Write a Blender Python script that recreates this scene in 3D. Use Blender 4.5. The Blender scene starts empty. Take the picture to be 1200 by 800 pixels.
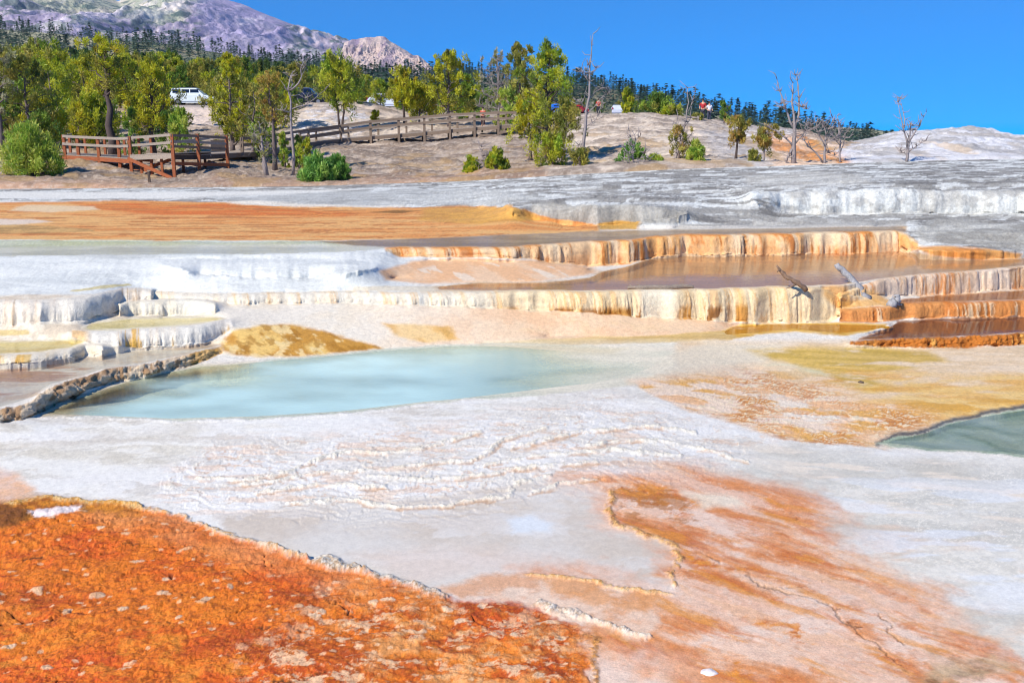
import bpy, math, random
import numpy as np
from mathutils import Vector
SC = bpy.context.scene
COL = SC.collection
f32 = np.float32
# ------------------------------------------------------------------ camera model (used to survey real positions)
H = 5.0; F = 1200 * 35.0 / 36.0; PITCH = math.atan((400 - 130) / F)
CP, SP = math.cos(PITCH), math.sin(PITCH)
def ray(px, py):
    X = (px - 600) / F; Y = (400 - py) / F
    y = CP + Y * SP; z = -SP + Y * CP
    return X / y, z / y
def at_z(px, py, z):
    xr, t = ray(px, py); d = (z - H) / t
    return xr * d, d, z
def at_d(px, py, d):
    xr, t = ray(px, py)
    return (xr * d, d, H + t * d)
def to_px(x, y, z):
    fw = y * CP - (z - H) * SP; up = y * SP + (z - H) * CP
    return 600 + F * x / fw, 400 - F * up / fw
# ------------------------------------------------------------------ noise
_T = np.random.RandomState(7).rand(65536).astype(f32)
def _h(ix, iy, s=0):
    return _T[((ix * 73856093) ^ (iy * 19349663) ^ (s * 83492791)) & 65535]
def vn(x, y, s=0):
    x = np.asarray(x, f32); y = np.asarray(y, f32)
    fx = np.floor(x); fy = np.floor(y); ix = fx.astype(np.int64); iy = fy.astype(np.int64)
    u = x - fx; v = y - fy
    u = u * u * u * (u * (u * 6 - 15) + 10); v = v * v * v * (v * (v * 6 - 15) + 10)
    a = _h(ix, iy, s); b = _h(ix + 1, iy, s); c = _h(ix, iy + 1, s); d = _h(ix + 1, iy + 1, s)
    return a + (b - a) * u + (c - a) * v + (a - b - c + d) * u * v
def fbm(x, y, o=4, s=0, g=0.5):
    r = 0; a = 1; n = 0
    for k in range(o):
        c, sn = math.cos(k * 1.1), math.sin(k * 1.1)
        r = r + a * vn((x * c - y * sn) * 2 ** k, (x * sn + y * c) * 2 ** k, s + k * 13); n += a; a *= g
    return r / n            # 0..1, mean .5
def ridged(x, y, o=4, s=0):
    r = 0; a = 1; n = 0
    for k in range(o):
        r = r + a * (1 - np.abs(2 * vn(x * 2 ** k + 3.7 * k, y * 2 ** k, s + k * 7) - 1)); n += a; a *= .5
    return r / n
def worley(x, y, s=0):
    """F1, F2 and the id of the nearest cell"""
    fx = np.floor(x); fy = np.floor(y); ix = fx.astype(np.int64); iy = fy.astype(np.int64)
    f1 = np.full(x.shape, 9., f32); f2 = f1.copy(); idv = np.zeros(x.shape, f32)
    for i in (-1, 0, 1):
        for j in (-1, 0, 1):
            cx = ix + i; cy = iy + j
            dx = cx + _h(cx, cy, s) - x; dy = cy + _h(cx, cy, s + 1) - y
            d = np.sqrt(dx * dx + dy * dy).astype(f32); cid = _h(cx, cy, s + 2)
            n = d < f1
            f2 = np.where(n, f1, np.minimum(f2, d)); idv = np.where(n, cid, idv); f1 = np.where(n, d, f1)
    return f1, f2, idv
def sst(a, b, x):
    t = np.clip((x - a) / (b - a), 0, 1); return t * t * (3 - 2 * t)
def lin(c):
    c = np.asarray(c, np.float64) / 255.
    return np.where(c <= .04045, c / 12.92, ((c + .055) / 1.055) ** 2.4).astype(f32)
def sdist(px, py, pts, ya=1.0, closed=True):
    """signed distance (positive inside) of points to a polygon, y stretched by ya; plain distance for a polyline"""
    P = np.asarray(pts, f32).copy(); P[:, 1] *= ya
    x = px; y = py * ya
    best = np.full(x.shape, 1e9, f32); ins = np.zeros(x.shape, bool)
    n = len(P)
    for i in range(n if closed else n - 1):
        ax, ay = P[i]; bx, by = P[(i + 1) % n]
        ex, ey = bx - ax, by - ay; L = ex * ex + ey * ey + 1e-9
        t = np.clip(((x - ax) * ex + (y - ay) * ey) / L, 0, 1)
        best = np.minimum(best, (x - ax - t * ex) ** 2 + (y - ay - t * ey) ** 2)
        if closed and ay != by:
            ins ^= ((ay > y) != (by > y)) & (x < ex * (y - ay) / ey + ax)
    best = np.sqrt(best)
    return np.where(ins, best, -best) if closed else best
# ------------------------------------------------------------------ object helpers
def link(name, me, mat=None, parent=None):
    o = bpy.data.objects.new(name, me); COL.objects.link(o)
    if mat is not None and me is not None: me.materials.append(mat)
    if parent is not None: o.parent = parent
    return o
def tag(o, label=None, cat=None, group=None, kind=None):
    if label: o['label'] = label
    if cat: o['category'] = cat
    if group: o['group'] = group
    if kind: o['kind'] = kind
    return o
def thing(name, label, cat, loc=(0, 0, 0), rz=0, group=None):
    o = bpy.data.objects.new(name, None); COL.objects.link(o); o.empty_display_size = .2
    o.location = loc; o.rotation_euler = (0, 0, rz)
    return tag(o, label, cat, group)
def copy_tree(o, parent=None):
    c = o.copy(); COL.objects.link(c)
    if parent is not None: c.parent = parent
    for ch in list(o.children): copy_tree(ch, c)
    return c
def np_mesh(name, V, Fq, col=None, attrs=None, smooth=True):
    """big mesh from numpy arrays; Fq is (n,k) with one k"""
    me = bpy.data.meshes.new(name)
    n, k = Fq.shape
    me.vertices.add(len(V)); me.vertices.foreach_set('co', np.ascontiguousarray(V, f32).ravel())
    me.loops.add(n * k); me.polygons.add(n)
    me.loops.foreach_set('vertex_index', np.ascontiguousarray(Fq, np.int32).ravel())
    me.polygons.foreach_set('loop_start', np.arange(0, n * k, k, dtype=np.int32))
    me.polygons.foreach_set('loop_total', np.full(n, k, np.int32))
    me.update(calc_edges=True)
    me.polygons.foreach_set('use_smooth', np.full(n, bool(smooth)))
    if col is not None:
        a = me.attributes.new('Col', 'FLOAT_COLOR', 'POINT')
        c4 = np.ones((len(V), 4), f32); c4[:, :3] = col
        a.data.foreach_set('color', c4.ravel())
    for nm, v in (attrs or {}).items():
        a = me.attributes.new(nm, 'FLOAT', 'POINT'); a.data.foreach_set('value', np.ascontiguousarray(v, f32).ravel())
    return me
def grid_faces(nr, nc):
    i = np.arange((nr - 1) * (nc - 1)); r = i // (nc - 1); c = i % (nc - 1)
    a = r * nc + c
    return np.stack([a, a + nc, a + nc + 1, a + 1], 1)
class MB:
    """collects boxes, bars and tubes into ONE mesh"""
    def __init__(s): s.v = []; s.f = []; s.sm = []
    def add(s, V, Fs, smooth=False):
        b = len(s.v); s.v += [tuple(map(float, p)) for p in V]; s.f += [tuple(b + i for i in q) for q in Fs]; s.sm += [smooth] * len(Fs)
    def box(s, c, size, rz=0, bev=.0):
        x, y, z = [q / 2 for q in size]; cr, sr = math.cos(rz), math.sin(rz)
        V = []
        for dz in (-z, z):
            for dx, dy in ((-x, -y), (x, -y), (x, y), (-x, y)):
                V.append((c[0] + dx * cr - dy * sr, c[1] + dx * sr + dy * cr, c[2] + dz))
        s.add(V, [(3, 2, 1, 0), (4, 5, 6, 7), (0, 1, 5, 4), (1, 2, 6, 5), (2, 3, 7, 6), (3, 0, 4, 7)])
    def bar(s, a, b, w, h):
        """rectangular bar from a to b, width w (sideways) and height h (upright)"""
        a = Vector(a); b = Vector(b); d = (b - a).normalized()
        side = d.cross(Vector((0, 0, 1)))
        if side.length < 1e-4: side = Vector((1, 0, 0))
        side.normalize(); up = side.cross(d).normalized()
        V = []
        for p in (a, b):
            for i, j in ((-1, -1), (1, -1), (1, 1), (-1, 1)):
                V.append(p + side * (w / 2 * i) + up * (h / 2 * j))
        s.add(V, [(0, 1, 2, 3), (7, 6, 5, 4), (4, 5, 1, 0), (5, 6, 2, 1), (6, 7, 3, 2), (7, 4, 0, 3)])
    def tube(s, pts, rad, n=6, cap=True):
        pts = [Vector(p) for p in pts]; V = []; m = len(pts)
        ref = Vector((.31, .87, .38))
        for i, p in enumerate(pts):
            d = (pts[min(i + 1, m - 1)] - pts[max(i - 1, 0)]).normalized()
            u = d.cross(ref); u = u.normalized() if u.length > 1e-3 else Vector((1, 0, 0)); w = d.cross(u)
            for k in range(n):
                a = 2 * math.pi * k / n
                V.append(p + (u * math.cos(a) + w * math.sin(a)) * rad[i])
        Fs = []
        for i in range(m - 1):
            for k in range(n):
                a = i * n + k; b = i * n + (k + 1) % n
                Fs.append((a, b, b + n, a + n))
        if cap:
            Fs.append(tuple(range(n - 1, -1, -1))); Fs.append(tuple((m - 1) * n + k for k in range(n)))
        s.add(V, Fs, True)
    def loft(s, rings, cap=True, smooth=True):
        n = len(rings[0]); V = [p for r in rings for p in r]; Fs = []
        for i in range(len(rings) - 1):
            for k in range(n):
                a = i * n + k; b = i * n + (k + 1) % n
                Fs.append((a, b, b + n, a + n))
        if cap:
            Fs.append(tuple(range(n - 1, -1, -1))); Fs.append(tuple((len(rings) - 1) * n + k for k in range(n)))
        s.add(V, Fs, smooth)
    def mesh(s, name):
        me = bpy.data.meshes.new(name); me.from_pydata(s.v, [], s.f); me.update()
        me.polygons.foreach_set('use_smooth', s.sm)
        return me
    def build(s, name, mat, parent=None): return link(name, s.mesh(name), mat, parent)
# ------------------------------------------------------------------ materials
def newmat(name):
    m = bpy.data.materials.new(name); m.use_nodes = True; nt = m.node_tree; nt.nodes.clear()
    return m, nt, nt.nodes.new, nt.links.new
def simple_mat(name, rgb, rough=.7, var=.15, scale=8., metallic=0, bump=.0, coat=0, stretch=None):
    m, nt, N, L = newmat(name)
    out = N('ShaderNodeOutputMaterial'); p = N('ShaderNodeBsdfPrincipled'); L(p.outputs[0], out.inputs[0])
    p.inputs['Roughness'].default_value = rough; p.inputs['Metallic'].default_value = metallic
    if coat: p.inputs['Coat Weight'].default_value = coat
    tc = N('ShaderNodeTexCoord'); no = N('ShaderNodeTexNoise'); no.inputs['Scale'].default_value = scale; no.inputs['Detail'].default_value = 5
    if stretch:
        mp = N('ShaderNodeMapping'); mp.inputs['Scale'].default_value = stretch; L(tc.outputs['Object'], mp.inputs[0]); L(mp.outputs[0], no.inputs[0])
    else: L(tc.outputs['Object'], no.inputs[0])
    rp = N('ShaderNodeValToRGB'); L(no.outputs[0], rp.inputs[0])
    c = lin(rgb)
    rp.color_ramp.elements[0].position = .3; rp.color_ramp.elements[1].position = .7
    rp.color_ramp.elements[0].color = (*(c * (1 - var)), 1); rp.color_ramp.elements[1].color = (*np.minimum(c * (1 + var), .95), 1)
    L(rp.outputs[0], p.inputs['Base Color'])
    if bump:
        b = N('ShaderNodeBump'); b.inputs['Strength'].default_value = bump; b.inputs['Distance'].default_value = .03
        L(no.outputs[0], b.inputs['Height']); L(b.outputs[0], p.inputs['Normal'])
    return m
def ground_mat(name, s1, s2, bstr, bdist, var=.12):
    m, nt, N, L = newmat(name)
    out = N('ShaderNodeOutputMaterial'); p = N('ShaderNodeBsdfPrincipled'); L(p.outputs[0], out.inputs[0]); p.inputs['Specular IOR Level'].default_value = .4
    at = N('ShaderNodeAttribute'); at.attribute_name = 'Col'
    wt = N('ShaderNodeAttribute'); wt.attribute_name = 'wet'
    tc = N('ShaderNodeTexCoord')
    n1 = N('ShaderNodeTexNoise'); n1.inputs['Scale'].default_value = s1; n1.inputs['Detail'].default_value = 7; n1.inputs['Roughness'].default_value = .65
    n2 = N('ShaderNodeTexNoise'); n2.inputs['Scale'].default_value = s2; n2.inputs['Detail'].default_value = 4; n2.inputs['Roughness'].default_value = .7
    L(tc.outputs['Object'], n1.inputs[0]); L(tc.outputs['Object'], n2.inputs[0])
    wi = N('ShaderNodeMapRange'); wi.inputs[3].default_value = 1; wi.inputs[4].default_value = .3; L(wt.outputs['Fac'], wi.inputs[0])
    mr = N('ShaderNodeMapRange'); mr.inputs[1].default_value = .3; mr.inputs[2].default_value = .7; mr.inputs[3].default_value = 1 - var; mr.inputs[4].default_value = 1 + var
    L(n1.outputs[0], mr.inputs[0])
    mr2 = N('ShaderNodeMapRange'); mr2.inputs[1].default_value = .3; mr2.inputs[2].default_value = .7; mr2.inputs[3].default_value = 1 - var; mr2.inputs[4].default_value = 1 + var
    L(n2.outputs[0], mr2.inputs[0])
    mu = N('ShaderNodeMath'); mu.operation = 'MULTIPLY'; L(mr.outputs[0], mu.inputs[0]); L(mr2.outputs[0], mu.inputs[1])
    mw = N('ShaderNodeMix'); mw.data_type = 'FLOAT'; mw.inputs[2].default_value = 1.0; L(wi.outputs[0], mw.inputs[0]); L(mu.outputs[0], mw.inputs[3]); mu = mw
    vm = N('ShaderNodeVectorMath'); vm.operation = 'SCALE'; L(at.outputs['Vector'], vm.inputs[0]); L(mu.outputs[0], vm.inputs['Scale'])
    L(vm.outputs[0], p.inputs['Base Color'])
    r = N('ShaderNodeMapRange'); r.inputs[3].default_value = .88; r.inputs[4].default_value = .3; L(wt.outputs['Fac'], r.inputs[0]); L(r.outputs[0], p.inputs['Roughness'])
    add = N('ShaderNodeMath'); add.operation = 'ADD'; L(n1.outputs[0], add.inputs[0]); L(n2.outputs[0], add.inputs[1])
    bs = N('ShaderNodeMapRange'); bs.inputs[3].default_value = bstr; bs.inputs[2].default_value = .8; bs.inputs[4].default_value = bstr * .08; L(wt.outputs['Fac'], bs.inputs[0])
    b = N('ShaderNodeBump'); b.inputs['Distance'].default_value = bdist; L(bs.outputs[0], b.inputs['Strength']); L(add.outputs[0], b.inputs['Height'])
    L(b.outputs[0], p.inputs['Normal'])
    return m
def leaf_mat(name, trans=.3, rough=.55):
    m, nt, N, L = newmat(name)
    out = N('ShaderNodeOutputMaterial'); p = N('ShaderNodeBsdfPrincipled'); p.inputs['Roughness'].default_value = rough
    at = N('ShaderNodeAttribute'); at.attribute_name = 'Col'; t = N('ShaderNodeBsdfTranslucent'); mx = N('ShaderNodeMixShader'); mx.inputs[0].default_value = trans
    L(at.outputs['Color'], p.inputs['Base Color']); L(at.outputs['Color'], t.inputs[0])
    L(p.outputs[0], mx.inputs[1]); L(t.outputs[0], mx.inputs[2]); L(mx.outputs[0], out.inputs[0])
    return m
def water_mat(name, tint, milk, amt, rough=.03, bscale=6., bstr=.15, ior=1.33, amt2=None, pscale=.7, attr=None):
    """thin clear or milky water: tinted transparency, cloudy body, Fresnel mirror"""
    m, nt, N, L = newmat(name)
    out = N('ShaderNodeOutputMaterial'); tr = N('ShaderNodeBsdfTransparent'); tr.inputs[0].default_value = (*lin(tint), 1)
    df = N('ShaderNodeBsdfDiffuse'); df.inputs[0].default_value = (*lin(milk), 1)
    gl = N('ShaderNodeBsdfGlossy'); gl.inputs['Roughness'].default_value = rough; gl.inputs[0].default_value = (1, 1, 1, 1)
    fr = N('ShaderNodeFresnel'); fr.inputs[0].default_value = ior
    tc = N('ShaderNodeTexCoord'); mp = N('ShaderNodeMapping'); mp.inputs['Scale'].default_value = (1, 1.6, 1)
    no = N('ShaderNodeTexNoise'); no.inputs['Scale'].default_value = bscale; no.inputs['Detail'].default_value = 3
    L(tc.outputs['Object'], mp.inputs[0]); L(mp.outputs[0], no.inputs[0])
    b = N('ShaderNodeBump'); b.inputs['Strength'].default_value = bstr; b.inputs['Distance'].default_value = .02
    L(no.outputs[0], b.inputs['Height']); L(b.outputs[0], gl.inputs['Normal']); L(b.outputs[0], fr.inputs['Normal'])
    m1 = N('ShaderNodeMixShader'); m1.inputs[0].default_value = amt
    if amt2 is not None:
        n2 = N('ShaderNodeTexNoise'); n2.inputs['Scale'].default_value = pscale; n2.inputs['Detail'].default_value = 6; n2.inputs['Distortion'].default_value = .6
        L(tc.outputs['Object'], n2.inputs[0]); r = N('ShaderNodeMapRange'); r.inputs[1].default_value = .35; r.inputs[2].default_value = .65; r.inputs[3].default_value = amt; r.inputs[4].default_value = amt2
        L(n2.outputs[0], r.inputs[0]); L(r.outputs[0], m1.inputs[0])
    if attr:
        at = N('ShaderNodeAttribute'); at.attribute_name = attr; L(at.outputs['Fac'], m1.inputs[0])
    L(tr.outputs[0], m1.inputs[1]); L(df.outputs[0], m1.inputs[2])
    m2 = N('ShaderNodeMixShader'); L(fr.outputs[0], m2.inputs[0]); L(m1.outputs[0], m2.inputs[1]); L(gl.outputs[0], m2.inputs[2])
    if attr:
        ed = N('ShaderNodeAttribute'); ed.attribute_name = 'film'; t2 = N('ShaderNodeBsdfTransparent'); m3 = N('ShaderNodeMixShader')
        L(ed.outputs['Fac'], m3.inputs[0]); L(t2.outputs[0], m3.inputs[1]); L(m2.outputs[0], m3.inputs[2]); L(m3.outputs[0], out.inputs[0])
    else: L(m2.outputs[0], out.inputs[0])
    return m
# ================================================================== TERRACES: levels surveyed along lips, feet and shores
CR = np.array([(-1500,223),(0,221.5),(250,219.5),(350,218.5),(430,216),(540,212.5),(600,209),(700,203),(800,198),(900,195),(1000,191),(1100,188),(1200,186),(1600,178)], f32)
def crest(px): return np.interp(px, CR[:, 0], CR[:, 1])
# pools: name -> level, depth, outline
POOLS = {
 'upper': (1.40, .10, [(-1500,281),(0,280.5),(100,281.5),(300,282.5),(400,281.5),(500,279),(600,274.5),(690,271.5),(770,268),(900,266.5),(1050,265.5),(1062,268),(1060,270.5),(1000,271.5),(960,273),(850,275),(800,276),(735,282.5),(690,283.5),(650,286),(600,290),(540,291),(470,291),(400,296),(300,298),(150,299),(0,301),(-1500,304)]),
 'brown': (.85, .16, [(505,336),(560,331),(640,330.5),(690,325),(705,318),(735,312),(760,303),(800,297),(850,296),(1000,294),(1062,294),(1100,301),(1160,304),(1250,300),(1400,292),(1400,301),(1200,312),(1150,317),(1100,321),(1060,324),(1030,327),(1005,331),(985,334),(965,334),(950,335.5),(900,337),(850,338.5),(800,340),(740,341),(650,341.5),(560,341),(515,340)]),
 'tier': (.36, .08, [(1045,352),(1060,350),(1100,346),(1150,343),(1200,340),(1400,329),(1400,346),(1200,351.5),(1150,353),(1100,354),(1060,355.5),(1047,357)]),
 'maroon': (-.03, .10, [(1040,384),(1052,376),(1100,372.5),(1150,371),(1200,370),(1400,362),(1400,383),(1200,390),(1150,393),(1100,395.5),(1060,397),(1020,398.5),(1000,399.5),(1010,395),(1025,390)]),
 'olive': (.035, .06, [(845,388),(858,382),(880,379),(960,378.5),(1035,379.5),(1045,384),(1020,388),(985,392),(960,390),(930,386.5),(885,391.5),(850,394)]),
 'turquoise': (0., .32, [(42,486.5),(100,488.5),(200,492.5),(300,490),(400,484),(500,472.5),(560,467.5),(640,463),(700,459),(740,450),(775,437),(790,426),(775,415),(740,408.5),(690,404),(600,402),(530,403.5),(440,410),(380,416),(330,420),(250,427),(232,428),(200,434),(150,445),(110,458),(85,467),(60,479)]),
 'milky': (.54, .05, [(95,384),(105,378),(150,373),(200,371.5),(255,371),(266,373.5),(255,377),(220,382),(180,384.5),(140,386.5),(105,387)]),
 'left': (.37, .05, [(-1500,405),(0,400),(50,398),(95,399.5),(99,401.5),(84,408),(50,413),(0,416),(-1500,426)]),
 'dam': (.17, .05, [(-1500,440),(0,427),(50,424),(120,415),(160,409),(200,406.5),(245,402.5),(258,404),(248,408.5),(225,414.5),(175,426),(125,433.5),(100,441),(62,451),(45,461),(30,470),(0,479),(-1500,512)]),
 'teal': (-.45, .12, [(1030,519),(1050,513),(1072,509),(1090,504),(1110,496),(1150,487),(1200,479),(1300,468),(1500,450),(1500,560),(1200,534.5),(1175,530.5),(1150,529.5),(1120,528.5),(1090,527),(1065,523)]),
}
# risers: (x, y of lip, y of foot [, z of lip]), default z, lean in metres
RISERS = [
 ([(452,291,293),(470,290.5,300),(540,290.5,301),(600,290,302),(640,286.5,306),(690,283.5,311),(735,282.5,310),(752,279.5,305),(768,277.5,300),(800,276,298),(850,275,297.5),(960,273,298),(1000,271.5,298),(1045,270.5,298),(1052,271.5,297),(1064,276,295),(1076,283,291)], [(452,1.41),(700,1.42),(800,1.45),(1050,1.45),(1064,1.36),(1076,1.22)], .24),
 ([(150,341,343.5),(180,342,349.5),(240,343.5,351),(262,344,355),(280,344,358),(330,342,356),(400,341.5,355),(450,342,356),(500,342,357),(560,341.5,360),(600,341,362),(650,341.5,364),(700,341.5,367),(740,341,370),(800,340,373),(850,338.5,376),(900,337,377.5),(940,335.5,377.5),(955,337,377.5),(970,341,377),(980,346,373),(992,353,362)], [(150,.87),(945,.87),(955,.85),(970,.74),(980,.6),(992,.42)], .26),
 ([(986,343.5,345.5),(1005,337,346.5),(1020,331,347),(1030,327.5,347),(1060,324,346),(1100,321,345),(1150,317,342),(1200,312,339),(1400,301,328)], [(986,.66),(1005,.74),(1030,.865),(1500,.865)], .16),
 ([(984,363,377),(1020,361,377),(1045,358.5,375),(1060,356,373),(1100,354.5,372),(1150,353.5,371),(1200,352,370),(1400,346.5,362)], [(984,.31),(1050,.36),(1400,.375)], .16),
 ([(996,400.5,402.5),(1020,399,405),(1060,397.5,406),(1100,396,406.5),(1150,393.5,405.5),(1200,390.5,403.5),(1400,384,395)], [(996,-.02),(1400,-.015)], .1),
 ([(-1500,352,386),(0,352,382),(50,351,378.5),(85,349,377),(105,347,374.5),(125,342,369),(145,338,362),(165,338,350),(178,340,345)], [(-1500,1.06),(120,1.05),(178,.93)], .42),
 ([(84,387,393),(110,388,402),(140,387.5,406),(160,386.5,406.5),(200,384,404.5),(230,380.5,401.5),(250,377.5,398),(265,375,390),(273,374,381)], [(84,.55),(273,.565)], .3),
 ([(140,357,362),(150,354,369),(175,352.5,370),(200,352,369.5),(230,352,368),(245,353,365),(253,355.5,360)], [(140,.78),(253,.79)], .24),
 ([(-1500,428,437),(0,417,425.5),(30,416,424),(50,414,422.5),(82,409,418),(100,402,415.5),(112,402.5,414),(121,405,410)], [(-1500,.385),(121,.385)], .2),
 ([(-1500,520,534),(-50,488,500),(0,481,494),(25,474,491),(37,469.5,487),(48,462,482),(62,452,473),(85,446,466),(100,442,457),(125,434,449),(150,430,444),(175,427,438),(225,415,428),(245,410,420),(261,405.5,412)], [(-1500,.15),(0,.195),(48,.25),(62,.28),(100,.24),(175,.205),(261,.19)], .2),
 # the bare white slope at the back: two low cliffs
 ([(600,243,248),(625,239,258),(660,237.5,263),(720,238,264),(770,240.5,259),(790,242,253),(806,243.5,248)], [(600,1.9),(700,2.1),(770,2.06),(806,1.97)], .45),
 ([(880,226,232),(915,223,247),(960,221.5,250),(1030,221.5,251),(1100,222,251),(1200,224,252),(1400,228,256)], [(880,2.3),(960,2.4),(1400,2.35)], .5),
 ([(190,305,309),(230,304,322),(300,304,326),(360,303.5,325),(410,305.5,318),(440,308.5,313)], [(190,1.34),(410,1.32),(440,1.26)], 1.3),
]
CURVES = [  # (x, y, z)
 [(-1500,237,1.43),(0,237,1.43),(350,242,1.44),(560,243,1.5)],
 [(-1500,325,1.2),(0,325,1.2),(150,322,1.2)],
 [(1068,292,1.15),(1130,296,1.08),(1200,292,1.1),(1400,284,1.15)],
 [(880,262,1.45),(1000,263,1.46),(1070,267,1.46),(1200,270,1.5),(1400,272,1.5)],
 [(500,305,1.13),(560,306,1.1),(640,309,1.05),(690,314,.95)],
 [(460,326,.93),(540,328,.9),(640,329,.87)],
 [(640,394,.04),(760,395,.035),(840,397,.03)],
 [(800,402,.0),(890,404,-.02),(980,402,-.04)],
 [(890,409,-.06),(960,409,-.08),(1010,409,-.16),(1050,409,-.21),(1200,409,-.22),(1500,400,-.23)],
 [(820,440,-.08),(880,432,-.2),(1000,440,-.26),(1200,442,-.28),(1500,440,-.3)],
 [(760,468,-.04),(840,470,-.16),(960,475,-.3),(1100,478,-.36),(1200,470,-.36)],
 [(880,505,-.3),(960,515,-.38),(1020,523,-.425),(1050,509,-.42),(1072,505,-.42),(1110,492,-.41),(1150,483,-.41),(1200,475,-.41),(1500,446,-.41)],
 [(-1500,530,-.11),(0,525,-.12),(300,530,-.13),(700,525,-.18),(860,530,-.33),(1030,534,-.43),(1100,536,-.44),(1200,542,-.45),(1500,570,-.47)],
 [(-1500,600,-.3),(0,600,-.28),(500,600,-.3),(760,600,-.36),(900,600,-.46),(1200,600,-.5),(1600,600,-.53)],
 [(-1500,700,-.43),(500,700,-.42),(800,700,-.46),(1200,700,-.56),(1600,700,-.58)],
 [(-1500,800,-.56),(600,800,-.54),(1600,800,-.62)],
 [(-1500,1050,-.8),(1600,1050,-.85)],
]
GX0, GX1, GY0, GY1, GS, GT = -400, 1600, 170, 1060, 2.0, 1.0
gw = int((GX1 - GX0) / GS) + 1; gh = int((GY1 - GY0) / GT) + 1
Zc = np.zeros((gh, gw), f32); Mc = np.zeros((gh, gw), bool)
def splat(pts, dense=.7, over=True):
    P = np.asarray(pts, np.float64); acc = {}
    for a, b in zip(P[:-1], P[1:]):
        n = max(2, int(max(abs(b[0] - a[0]) / GS, abs(b[1] - a[1]) / GT) / dense))
        for k in range(n + 1):
            q = a + (b - a) * k / n
            i = int(round((q[1] - GY0) / GT)); j = int(round((q[0] - GX0) / GS))
            if 0 <= i < gh and 0 <= j < gw: acc.setdefault((i, j), []).append(q[2])
    for (i, j), v in acc.items():
        if over or not Mc[i, j]: Zc[i, j] = np.mean(v); Mc[i, j] = True
gx, gy = np.meshgrid(np.arange(gw) * GS + GX0, np.arange(gh) * GT + GY0); gx = gx.astype(f32); gy = gy.astype(f32)
# above and at the crest everything sits at 46 m
_, tt = ray(gx, gy)
zc46 = H + tt * 46.0
m = gy <= crest(gx) + 1; Zc[m] = zc46[m]; Mc |= m
for c in CURVES: splat(c)
for nm, (lv, dp, pts) in POOLS.items():
    sd = sdist(gx, gy, pts, 1.6)
    k = 40. + 150. * sst(520, 700, gx) if nm == 'turquoise' else 14.
    m = sd > 3; Zc[m] = (lv - dp * sst(0, k, sd))[m]; Mc |= m
    m = np.abs(sd) <= 1.2; Zc[m] = lv + .006; Mc |= m
def rise_pts(R):
    pts, zs, lean = R
    P0 = np.array(pts, np.float64); xs = np.unique(np.concatenate([np.arange(P0[0, 0], P0[-1, 0], 2.), P0[:, 0]]))
    P = np.stack([xs, np.interp(xs, P0[:, 0], P0[:, 1]), np.interp(xs, P0[:, 0], P0[:, 2])], 1); hgt = P[:, 2] - P[:, 1]
    k_ = np.clip(hgt / 14., .15, 1.2) * (.4 if lean > .35 and P0[0, 0] > 500 else 1); sd0 = int(P0[0, 1]) & 63
    P[:, 1] += k_ * ((fbm(xs / 22., xs * 0, 3, sd0) - .5) * 2.6)
    P[:, 2] += k_ * ((fbm(xs / 15., xs * 0 + 5, 4, sd0, .6) - .5) * 5.0); P[:, 2] = np.maximum(P[:, 2], P[:, 1] + np.minimum(hgt, 1.5))
    z = np.interp(P[:, 0], [q[0] for q in zs], [q[1] for q in zs])
    up = np.stack([P[:, 0], P[:, 1], z], 1)
    _, tl = ray(P[:, 0], P[:, 1]); dl = (z - H) / tl
    _, tb = ray(P[:, 0], P[:, 2]); zb = np.minimum(H + tb * (dl - lean), z - .01)
    dn = np.stack([P[:, 0], P[:, 2], zb], 1)
    return up, dn
for R in RISERS:
    up, dn = rise_pts(R)
    # clear whatever was set between lip and foot, then set both
    qs = np.unique(np.r_[np.arange(0, len(up), 4), len(up) - 1]); poly = np.concatenate([up[qs, :2], dn[qs[::-1], :2]])
    sd = sdist(gx, gy, poly); m = (sd > -1.0) & (gy > crest(gx) + 1); Mc &= ~m
    jj = np.arange(int(math.ceil((up[0, 0] - GX0) / GS)), int((up[-1, 0] - GX0) / GS) + 1); jj = jj[(jj >= 0) & (jj < gw)]; xx = jj * GS + GX0
    yl = np.interp(xx, up[:, 0], up[:, 1]); yb = np.interp(xx, dn[:, 0], dn[:, 1]); zl = np.interp(xx, up[:, 0], up[:, 2]); zb = np.interp(xx, dn[:, 0], dn[:, 2])
    yy = (np.arange(gh) * GT + GY0)[:, None]; sel = (yy >= yl - 1.2) & (yy <= yb + 1.2)
    lean_ = R[2]; th = np.linspace(0, math.pi / 2, 28)[:, None]
    _, tl_ = ray(xx, yl); dl_ = (zl - H) / tl_; dd_ = dl_ - lean_ * np.sin(th); zz2 = zl - (zl - zb) * (1 - np.cos(th)); tt_ = (zz2 - H) / dd_
    py_ = np.maximum.accumulate(400 - F * (tt_ * CP + SP) / (CP - tt_ * SP), axis=0)
    zz_ = np.stack([np.interp(yy[:, 0], py_[:, q], zz2[:, q]) for q in range(len(jj))], 1) if len(jj) else np.zeros((gh, 0))
    Zc[:, jj] = np.where(sel, zz_, Zc[:, jj]); Mc[:, jj] |= sel
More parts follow.
